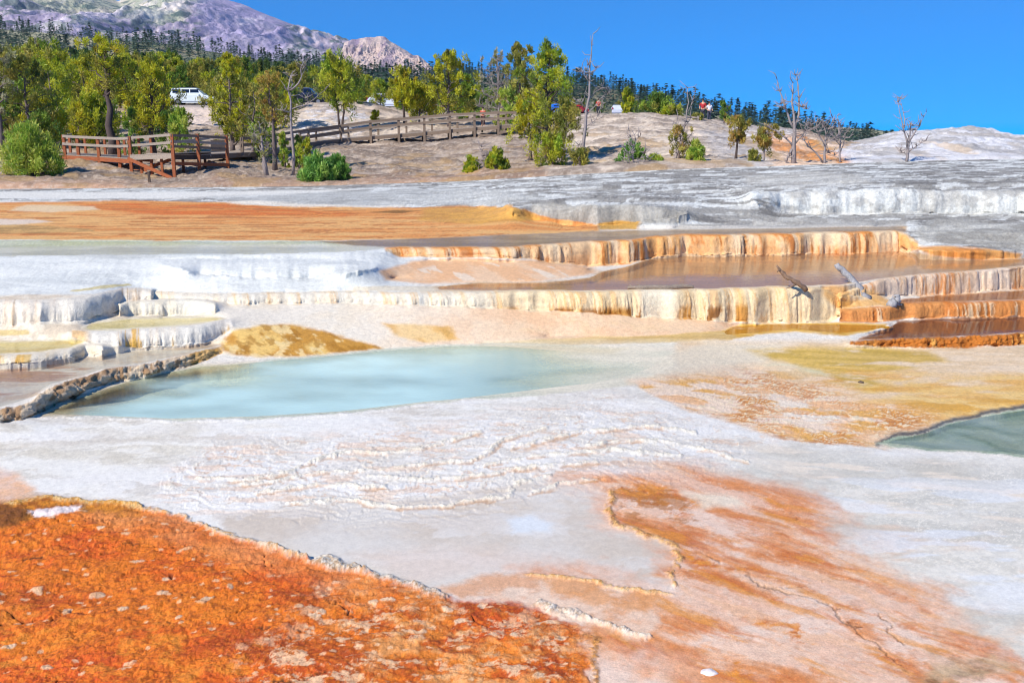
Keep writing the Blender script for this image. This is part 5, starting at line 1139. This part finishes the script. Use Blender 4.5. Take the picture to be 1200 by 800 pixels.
# ================================================================== BOARDWALK
redw = simple_mat('red_wood', (156,86,46), .75, .3, 5, bump=.3, stretch=(1, 1, 8)); greyplank = simple_mat('grey_plank', (160,146,130), .8, .2, 5, bump=.3, stretch=(2, 2, 8)); brownw = simple_mat('brown_wood', (128,110,92), .8, .25, 5, bump=.3, stretch=(2, 2, 8)); darkw = simple_mat('dark_wood', (92,76,62), .85, .25, 5)
def P3(px, py, d): return Vector(at_d(px, py, d))
def deck(parent, pts, width, mat, mat2, name='deck'):
    """planked deck along pts (front edge, world), planks across, running back by width"""
    mb = MB()
    for a, b in zip(pts[:-1], pts[1:]):
        a = Vector(a); b = Vector(b); L = (b - a).length; n = max(1, int(L / .16)); nx = (b - a).normalized(); bk_ = Vector((-nx.y, nx.x, 0)).normalized()
        if bk_.y < 0: bk_ = -bk_
        for k in range(n):
            p = a + (b - a) * ((k + .5) / n)
            mb.bar(p, p + bk_ * width, L / n - .012, .045)
    mb.build(name, mat, parent)
    fb = MB()
    for off in (0.02, width - .05):
        for a, b in zip(pts[:-1], pts[1:]):
            a = Vector(a); b = Vector(b); nx = (b - a).normalized(); bk_ = Vector((-nx.y, nx.x, 0)).normalized()
            if bk_.y < 0: bk_ = -bk_
            fb.bar(a + bk_ * off - Vector((0, 0, .14)), b + bk_ * off - Vector((0, 0, .14)), .05, .22)
    fb.build('edge_beam', mat2, parent)
def posts(parent, spots, mat, w=.13):
    for top, z0 in spots:
        mb = MB(); mb.bar((top[0], top[1], z0), top, w, w); mb.build('post', mat, parent)
def rails(parent, line, mat, h=.14, th=.05, off=-.09):
    for a, b in zip(line[:-1], line[1:]):
        a = Vector(a); b = Vector(b); mb = MB(); mb.bar(a + Vector((0, off, 0)), b + Vector((0, off, 0)), th, h); mb.build('rail', mat, parent)
# left: ramp and viewing platform with rust-red posts
o0 = ground_at(175, 53)
vp = thing('viewing_platform', 'wooden viewing platform and ramp with rust-red posts and pale rails', 'platform', o0)
IM = -Vector(o0)
def loc(v): return tuple(Vector(v) + IM)
def lp(px, py, d): return loc(P3(px, py, d))
dA = [(58,56.8,180.5),(75,56.2,181.5),(114,55.4,183.5),(152,54.4,186)]
deck(vp, [lp(x, y, d) for x, d, y in dA], 1.7, greyplank, redw)
deck(vp, [lp(152, 182, 53.6), lp(201, 180, 51.8)], 2.6, greyplank, greyplank)
deck(vp, [lp(201, 181.5, 52.2), lp(232, 181.5, 53.4), lp(267, 180, 54.8)], 2.4, greyplank, darkw)
fp = [(74,158,56.2,187),(90,159,56,191),(114,160,55.4,196),(138,161,54.9,198),(151,160,54.0,205),(201,157,51.6,210),(231,157,53.2,206),(265,159,54.7,199)]
posts(vp, [(lp(x, y, d), lp(x, yb + 4, d)[2]) for x, y, d, yb in fp], redw, .15)
bp = [(81,160,58),(99,161,57.7),(122,161,57.2),(145,161,56.6),(176,158.5,56.5),(162,159,57)]
posts(vp, [(lp(x, y, d), lp(x, 187, d)[2]) for x, y, d in bp], redw, .12)
for dy in (0, 9):
    rails(vp, [lp(x, y + 1.5 + dy * (1 if x < 140 else 1), d) for x, y, d, _ in fp[:4]] + [lp(151, 162 + dy, 54.0)], greyplank)
    rails(vp, [lp(152, 161.5 + dy, 57), lp(176, 160 + dy, 56.5), lp(201, 158 + dy, 55.5)], greyplank)
for dy, m_ in ((1.5, brownw), (8.5, greyplank), (14.5, brownw)):
    rails(vp, [lp(201, 157 + dy, 51.6), lp(231, 158 + dy, 53.2), lp(265, 160 + dy, 54.7)], m_, .13)
rails(vp, [lp(201, 157 + 10, 55.5), lp(246, 162, 57), lp(267, 161, 57.2)], greyplank, .13)
mb = MB(); mb.bar(lp(247, 171, 56), lp(266, 171, 56.5), .05, .62); mb.build('screen_board', brownw, vp)
for k, (a, b, m_) in enumerate([((150,186,53.5), (202,209,51.5), redw), ((153,205,54.6), (200,187,54.0), redw), ((201,191.5,51.8), (268,193.5,54.4), redw), ((152,199,55), (176,203,54.2), redw)]):
    mb = MB(); mb.bar(lp(*a), lp(*b), .06, .17); mb.build('brace', m_, vp)
for x, y0, y1, d in [(153,186,207,54.2),(165,186,208,53.6),(177,185,208,53.1),(189,184,208,52.6),(214,184,208,54.6),(240,184,206,55.2)]:
    mb = MB(); a = lp(x, y0, d); mb.bar((a[0], a[1], lp(x, y1, d)[2]), a, .12, .12); mb.build('support', redw, vp)
# middle walkway to the right, grey
o1 = ground_at(430, 75); IM = -Vector(o1)
bw = thing('boardwalk', 'long grey-brown wooden boardwalk with two rails climbing right across the hillside', 'boardwalk', o1)
cl = [(266,180,56.5),(300,178.5,60),(340,172.5,66),(365,167,71),(399,163,75),(434,160,75.4),(467,157.5,75.6),(497,155,75.6),(527,152,75.4),(556,149.5,75.2),(584,147.5,75),(613,145,75)]
deck(bw, [lp(x, y, d) for x, y, d in cl], 1.9, greyplank, brownw)
fr = [(283,161,180,58),(303,159.5,181,60.5),(322,157,178,63.5),(342,153.8,176,66.3),(361,151,172,70.4),(399,146,168.5,75),(434,141,168.5,75.4),(467,138,168,75.6),(497,135.5,168,75.6),(527,133,166,75.4),(556,131.6,159,75.2),(584,130.6,158,75),(613,130.5,159,75)]
posts(bw, [(lp(x, y, d - .08), lp(x, yb + 3, d - .08)[2]) for x, y, yb, d in fr], brownw, .17)
top = [lp(x, y + 1.6, d) for x, y, _, d in fr]; mid = [lp(x, y + (9. if x < 380 else 8.4), d) for x, y, _, d in fr]
rails(bw, top, brownw, .17, .06, -.2); rails(bw, mid, brownw, .17, .06, -.2)
fb_ = [(x + 9, y - .6, d + 1.9) for x, y, _, d in fr[3:-1]]
posts(bw, [(lp(x, y + 1.5, d), lp(x, y + 24, d)[2]) for x, y, d in fb_], brownw, .14)
rails(bw, [lp(x, y + 3.2, d) for x, y, d in fb_] , greyplank, .14, .05); rails(bw, [lp(x, y + 9.8, d) for x, y, d in fb_], greyplank, .14, .05)
mb = MB(); mb.bar(lp(584,156.5,74.8), lp(614,149,74.8), .07, .17); mb.build('brace', brownw, bw)
mb = MB(); mb.bar(lp(560,158.6,74.9), lp(586,158.8,74.9), .07, .15); mb.build('brace', brownw, bw)
for x, d in [(399,76.4),(434,76.8),(467,77),(497,77),(527,76.8),(556,76.6),(584,76.4)]:
    a = lp(x, hill_row(np.array(x), np.array(d)) + 1 if False else 170 if x < 540 else 160, d); b = lp(x, float(np.interp(x, [399,613], [164,146])), d)
    mb = MB(); mb.bar((b[0], b[1], a[2]), b, .3, .5); mb.build('crib', darkw, bw)
# upper rail on the skyline
o2 = ground_at(806, 79); IM = -Vector(o2)
ur = thing('guard_rail', 'short grey guard rail on the skyline in front of the visitors in red and white', 'railing', o2)
rails(ur, [lp(793,138.5,78), lp(806,136.8,78), lp(819,138.5,78)], greyplank, .12, .05)
posts(ur, [(lp(x, 136, 78), lp(x, 144, 78)[2]) for x in (794, 806, 818)], greyplank, .13)
# small marker post
g = ground_at(175, 48.5); mp_ = MB(); mp_.bar((0, 0, -.2), (0, 0, .42), .1, .1); mp_.loft([[(-.07,-.07,.42),(.07,-.07,.42),(.07,.07,.42),(-.07,.07,.42)], [(-.04,-.04,.48),(.04,-.04,.48),(.04,.04,.48),(-.04,.04,.48)]], smooth=False)
t = mp_.build('marker_post', darkw); t.location = g; tag(t, 'short dark marker post in the ground below the viewing platform', 'post')
# ================================================================== CARS
glass = simple_mat('car_glass', (24,32,48), .08, .1, 2); tyre = simple_mat('tyre', (26,26,28), .8, .1, 20); rimm = simple_mat('rim', (170,172,176), .35, .05, 3, .8); tail = simple_mat('tail_lamp', (150,14,14), .3, .1, 4); lamp = simple_mat('head_lamp', (220,226,230), .15, .05, 4)
def car(label, px, d, paint, heading, kind='van', L=4.9, Hh=1.78, group='cars parked along the road'):
    g = ground_at(px, d)
    t = thing('parked_car', label, 'car', g, heading, group); W = 1.9
    pm = simple_mat('paint', paint, .28, .04, 1.5, coat=.6)
    roof = Hh
    sideL = {'van': [(-.5,.42),(-.5,.92),(-.485,1.0),(-.44,roof),(.10,roof),(.27,1.08),(.47,.98),(.5,.82),(.5,.42)], 'hatch': [(-.5,.42),(-.5,.85),(-.47,1.0),(-.36,roof - .06),(-.2,roof),(.02,roof),(.2,1.02),(.45,.9),(.5,.75),(.5,.42)]}[kind]
    # body: lofted across the width, roof narrower than the sills
    m = MB(); rings = []
    for s_, ins in ((-1, .05), (-.96, 0), (.96, 0), (1, .05)):
        rings.append([(x * L * (1 - ins * .15), s_ * W / 2 * (1 - .16 * max(0, (z - 1.0)) / max(.1, roof - 1.0) * .9), z - (ins if z > 1.2 else 0)) for x, z in sideL])
    m.loft(rings, smooth=False); m.box((0, 0, .34), (L * .96, W * .92, .2)); b = m.build('body', pm, t)
    for sgn in (-1, 1):
        wn_ = MB(); y = sgn * (W / 2 * .915 + .012)
        xs = [(-.42,-.24), (-.22,-.05), (-.03,.14)] if kind == 'van' else [(-.33,-.16), (-.14,.08)]
        for x0, x1 in xs:
            sl_ = .05 if x1 == xs[-1][1] else 0
            wn_.add([(x0 * L, y + sgn * .055, 1.06), ((x1 + sl_) * L, y + sgn * .055, 1.06), (x1 * L, y - sgn * .05, roof - .12), (x0 * L, y - sgn * .05, roof - .12)], [(0, 1, 2, 3) if sgn < 0 else (3, 2, 1, 0)])
        wn_.build('side_windows', glass, t)
        mi = MB(); mi.box((.16 * L, sgn * (W / 2 + .1), 1.1), (.12, .2, .16)); mi.build('mirror', pm, t)
        for xx in (-.31, .32):
            wh_ = MB(); ring = lambda yy, r: [(xx * L + math.cos(a * .3927) * r, yy, .34 + math.sin(a * .3927) * r) for a in range(16)]
            wh_.loft([ring(sgn * (W / 2 - .2), .34), ring(sgn * (W / 2 + .01), .34)], smooth=False); w_ = wh_.build('wheel', tyre, t)
            rm = MB(); rm.loft([ring(sgn * (W / 2 - .02), .21), ring(sgn * (W / 2 + .025), .2)], smooth=False); rm.build('rim', rimm, w_)
        hl = MB(); hl.box((.485 * L, sgn * W * .36, .8), (.12, .34, .14)); hl.build('headlight', lamp, t)
        tl = MB(); tl.box((-.49 * L, sgn * W * .43, 1.02), (.1, .2, .34)); tl.build('taillight', tail, t)
    ws = MB(); ws.add([(.245 * L + .03, -W * .4, 1.1), (.245 * L + .03, W * .4, 1.1), (.115 * L + .03, W * .36, roof - .08), (.115 * L + .03, -W * .36, roof - .08)], [(0, 1, 2, 3)]); ws.build('windscreen', glass, t)
    rw = MB(); rw.add([(-.478 * L - .03, W * .38, 1.1), (-.478 * L - .03, -W * .38, 1.1), (-.447 * L - .03, -W * .34, roof - .12), (-.447 * L - .03, W * .34, roof - .12)], [(0, 1, 2, 3)])
    if kind == 'van':
        rw.build('rear_window', glass, t)
        rr = MB()
        for sgn in (-1, 1): rr.bar((-.4 * L, sgn * .62, roof + .05), (.06 * L, sgn * .62, roof + .05), .05, .05)
        rr.build('roof_rails', rimm, t)
    return t
car('long white car with dark side windows parked left of the golden pine', 228, 114, (226,238,246), 0.03, 'van', 4.95, 1.8)
car('silver-white car seen above the pale mound, red tail lamp at its left', 456, 114, (214,222,240), -.12, 'hatch', 4.6, 1.62)
car('dark navy car half hidden behind the bleached snag', 360, 113, (26,32,52), .0, 'van', 4.4, 1.75)
car('grey car almost hidden behind the yellow pines at the left', 99, 113, (110,116,132), .05, 'hatch', 4.5, 1.6)
car('white car seen end on beside the columnar juniper', 724, 168, (196,202,216), 1.45, 'hatch', 4.5, 1.6)
car('dull red car glimpsed left of the tall dead trunk', 677, 165, (170,44,26), .2, 'hatch', 3.2, 1.4)
car('bright blue car glimpsed through the tallest pine', 657, 165, (40,110,214), .1, 'hatch', 3.8, 1.5)
# ================================================================== PEOPLE (small, far off)
skin = simple_mat('skin', (206,160,130), .6, .05, 6); hairm = simple_mat('hair', (60,44,34), .8, .1, 20)
def skinned(name, joints, bones, mat, parent, lv=2):
    me = bpy.data.meshes.new(name); me.from_pydata([j[0] for j in joints], bones, []); o = link(name, me, mat, parent)
    md = o.modifiers.new('skin', 'SKIN'); lay = me.skin_vertices[0] if me.skin_vertices else None
    if lay is None:
        bpy.context.view_layer.objects.active = o; lay = me.skin_vertices[0]
    for v, j in zip(lay.data, joints): v.radius = (j[1], j[1])
    lay.data[0].use_root = True
    s_ = o.modifiers.new('sub', 'SUBSURF'); s_.levels = lv; s_.render_levels = lv
    dg = bpy.context.evaluated_depsgraph_get(); m2 = bpy.data.meshes.new_from_object(o.evaluated_get(dg)); o.modifiers.clear(); o.data = m2
    m2.polygons.foreach_set('use_smooth', [True] * len(m2.polygons))
    if not m2.materials: m2.materials.append(mat)
    return o
def person(label, g, rz, shirt, trousers, k=1.0, bend=0.):
    t = thing('person', label, 'person', g, rz); t.scale = (k, k, k)
    J = [((0,0,.95),.15),((0,0,1.2),.14),((0,0,1.42),.13),((0,0,1.53),.055),((0,.01,1.62),.09),((0,.015,1.70),.085),
         ((.10,0,.88),.1),((.11,.02,.5),.065),((.12,-.01,.08),.045),((.13,.12,.04),.04),((-.10,0,.88),.1),((-.11,-.02,.5),.065),((-.12,.0,.08),.045),((-.13,.13,.04),.04),
         ((.20,0,1.40),.06),((.27,0,1.13),.045),((.22,.2,1.0),.035),((.21,.27,.99),.04),((-.20,0,1.40),.06),((-.27,0,1.13),.045),((-.22,.2,1.0),.035),((-.21,.27,.99),.04)]
    B = [(0,1),(1,2),(2,3),(3,4),(4,5),(0,6),(6,7),(7,8),(8,9),(0,10),(10,11),(11,12),(12,13),(2,14),(14,15),(15,16),(16,17),(2,18),(18,19),(19,20),(20,21)]
    skinned('body', J, B, skin, t)
    sm_ = simple_mat('shirt', shirt, .8, .15, 12); tm_ = simple_mat('trousers', trousers, .85, .15, 12)
    S = [((0,0,.93),.175),((0,0,1.2),.165),((0,0,1.42),.15),((.20,0,1.41),.078),((.265,0,1.2),.066),((-.20,0,1.41),.078),((-.265,0,1.2),.066)]
    skinned('shirt', S, [(0,1),(1,2),(2,3),(3,4),(2,5),(5,6)], sm_, t)
    T = [((0,0,.95),.16),((.10,0,.86),.115),((.11,.02,.5),.085),((.12,-.01,.12),.07),((-.10,0,.86),.115),((-.11,-.02,.5),.085),((-.12,0,.12),.07)]
    skinned('trousers', T, [(0,1),(1,2),(2,3),(0,4),(4,5),(5,6)], tm_, t)
    hb = MB(); 
    rings = [[(math.cos(a * .6283) * r, -.012 + math.sin(a * .6283) * r * 1.08, z) for a in range(10)] for r, z in ((.098,1.64),(.108,1.70),(.098,1.76),(.06,1.80),(.01,1.815))]
    hb.loft(rings); hb.build('hair', hairm, t)
    return t
def stand(px, d, feet_row=None):
    g = ground_at(px, d)
    return g
person('visitor in a salmon red shirt behind the boardwalk rail', tuple(P3(566, 148, 76.1)), math.pi, (214,96,72), (70,40,40), .78)
person('visitor in a dark red jacket on the skyline of the tan hill', stand(823, 86), math.pi * .9, (170,36,40), (60,60,72), 1.0)
person('visitor in a white shirt beside the one in the dark red jacket', stand(830.5, 86), math.pi * 1.1, (230,230,236), (70,74,90), .93)
person('visitor in a red top standing beyond the tall dead trunk', stand(701, 118), math.pi, (196,50,40), (50,50,64), 1.0)
# ================================================================== LOGS in the terraces
logm = simple_mat('driftwood', (150,134,116), .85, .35, 10, bump=.8, stretch=(1, 9, 9)); silver = simple_mat('silver_wood', (168,166,164), .85, .4, 10, bump=.8, stretch=(9, 9, 1)); darklog = simple_mat('wet_wood', (128,102,80), .8, .35, 10, bump=.7)
def log(label, name, pts, rad, mat, twigs=(), seed=0, n=9):
    o = np.array(pts[0], float); rs = np.random.RandomState(seed); mb = MB(); P = [np.array(p, float) - o for p in pts]; Q, R = [], []
    for i in range(len(P) - 1):
        for k in range(4):
            t_ = k / 4; Q.append(P[i] * (1 - t_) + P[i + 1] * t_ + rs.normal(size=3) * rad[i] * .22); R.append((rad[i] * (1 - t_) + rad[i + 1] * t_) * rs.uniform(.78, 1.2))
    Q.append(P[-1]); R.append(rad[-1]); mb.tube(Q, R, n)
    for a, b, r in twigs: mb.tube([np.array(a) - o, (np.array(a) + np.array(b)) / 2 - o + rs.normal(size=3) * .02, np.array(b) - o], [r, r * .8, r * .35], 6)
    t = mb.build(name, mat); t.location = tuple(o); return tag(t, label, 'log')
def dz(px, py, z): return at_z(px, py, z)
log('pale flat log floating along the lip of the brown pool', 'log', [dz(735,337,.87), dz(752,337,.88), dz(780,336.5,.89), dz(800,336,.88), dz(813,336.5,.87)], [.03,.055,.07,.06,.03], logm, [(dz(752,336,.88), dz(746,332.5,.93), .02), (dz(742,337,.87), dz(736,335,.9), .025)], 1)
a = at_z(945, 339, .86); log('brown crooked branch sticking up left out of the cream lip', 'branch', [a, at_d(930, 329, a[1]), at_d(918, 320.5, a[1] + .05), at_d(910, 311.5, a[1] + .1)], [.062,.056,.046,.022], darklog, [(at_d(934,332,a[1]), at_d(921,338,a[1]-.15), .028), (at_d(914,317,a[1]+.05), at_d(910.5,319,a[1]), .025)], 2)
a = at_z(1017, 351, .45); log('silver-grey weathered plank leaning up left from the terrace', 'log', [a, at_d(1003, 334, a[1] + .15), at_d(990, 319, a[1] + .3), at_d(980, 309.5, a[1] + .4)], [.09,.085,.09,.07], silver, [(at_d(983,312,a[1]+.35), at_d(977.5,311,a[1]+.4), .04)], 3, 7)
a = at_z(998, 350, .5); log('dark fallen stick lying on the terrace left of the silver plank', 'branch', [at_d(972, 332, a[1] + .25), at_d(985, 341, a[1] + .1), a], [.03,.045,.055], darklog, [], 4)
a = at_z(1047, 357, .37); log('splintered grey stump on the lip of the right tier', 'stump', [at_d(1042, 358, a[1]), at_d(1049, 351, a[1]), at_d(1053, 347, a[1])], [.11,.12,.05], silver, [(a, at_d(1056,352,a[1]), .05), (a, at_d(1046,346.5,a[1]), .035), (a, at_d(1057,357,a[1]), .04)], 5)
# loose white stones on the terracotta
stonem = simple_mat('white_stone', (222,212,204), .8, .15, 14, bump=.5)
def stone(label, px, py, z, r, seed):
    rs = np.random.RandomState(seed); me = bpy.data.meshes.new('stone'); bm = __import__('bmesh').new(); __import__('bmesh').ops.create_icosphere(bm, subdivisions=3, radius=1)
    for v in bm.verts:
        n = v.co.normalized(); k = .75 + .5 * float(fbm(np.array([n.x * 1.6 + seed]), np.array([n.y * 1.6 + n.z * 1.3]), 3, seed)[0]); v.co = Vector((n.x * r * k * 1.2, n.y * r * k, n.z * r * k * .6))
    bm.to_mesh(me); bm.free(); o = link('stone', me, stonem); o.location = at_z(px, py, z); me.polygons.foreach_set('use_smooth', [True] * len(me.polygons)); return tag(o, label, 'stone')
stone('white stone on the terracotta crust at the bottom edge of the photo', 830, 789, -.53, .075, 3)
stone('small dark pebble on the pale flat below the olive pool', 1009, 448, -.26, .05, 4).data.materials[0] = darkw

# ================================================================== the air
hm, nt_, N_, L_ = newmat('air'); ho = N_('ShaderNodeOutputMaterial'); pv = N_('ShaderNodeVolumePrincipled'); pv.inputs['Color'].default_value = (.80, .88, 1, 1); pv.inputs['Density'].default_value = 4.5e-5; pv.inputs['Anisotropy'].default_value = .1
L_(pv.outputs[0], ho.inputs['Volume'])
hb_ = MB(); hb_.box((0, 1950, 300), (5600, 4300, 680)); hz = hb_.build('haze', hm); tag(hz, 'thin pale blue air between the terraces and the mountain', kind='stuff')
# ================================================================== light, sky, camera
to_sun = Vector((-.54, -.54, .68)).normalized()
elev = math.asin(to_sun.z); az = math.atan2(to_sun.x, to_sun.y)
sun = bpy.data.lights.new('sun', 'SUN'); sun.energy = 4.9; sun.angle = math.radians(.5); sun.color = (1, .93, .83)
so = bpy.data.objects.new('sun', sun); COL.objects.link(so); so.rotation_euler = to_sun.to_track_quat('Z', 'Y').to_euler()
w = bpy.data.worlds.new('World'); SC.world = w; w.use_nodes = True; nt = w.node_tree; nt.nodes.clear()
N = nt.nodes.new; L = nt.links.new
sky = N('ShaderNodeTexSky'); sky.sky_type = 'NISHITA'; sky.sun_disc = False; sky.sun_elevation = elev; sky.sun_rotation = az
sky.altitude = 2000; sky.air_density = 1.0; sky.dust_density = 0.0; sky.ozone_density = 3.0
tc = N('ShaderNodeTexCoord'); va = N('ShaderNodeVectorMath'); va.operation = 'ADD'; va.inputs[1].default_value = (0, 0, .20)
vn_ = N('ShaderNodeVectorMath'); vn_.operation = 'NORMALIZE'
L(tc.outputs['Generated'], va.inputs[0]); L(va.outputs[0], vn_.inputs[0]); L(vn_.outputs[0], sky.inputs[0])
hs = N('ShaderNodeHueSaturation'); hs.inputs['Saturation'].default_value = 2.05; hs.inputs['Hue'].default_value = .507; hs.inputs['Value'].default_value = 1.25
L(sky.outputs[0], hs.inputs['Color'])
bg = N('ShaderNodeBackground'); bg.inputs[1].default_value = .145; L(hs.outputs[0], bg.inputs[0])
ow = N('ShaderNodeOutputWorld'); L(bg.outputs[0], ow.inputs[0])
cam = bpy.data.cameras.new('camera'); cam.lens = 35; cam.sensor_width = 36; cam.clip_start = .1; cam.clip_end = 20000
co = bpy.data.objects.new('camera', cam); COL.objects.link(co); co.location = (0, 0, H); co.rotation_euler = (math.pi / 2 - PITCH, 0, 0)
SC.camera = co
SC.view_settings.view_transform = 'Standard'; SC.view_settings.look = 'None'; SC.view_settings.exposure = .17; SC.view_settings.gamma = 1; SC.view_settings.use_curve_mapping = False
SC.cycles.max_bounces = 6; SC.cycles.transparent_max_bounces = 12; SC.cycles.use_denoising = True; SC.cycles.pixel_filter_type = 'BLACKMAN_HARRIS'; SC.cycles.filter_width = 1.1
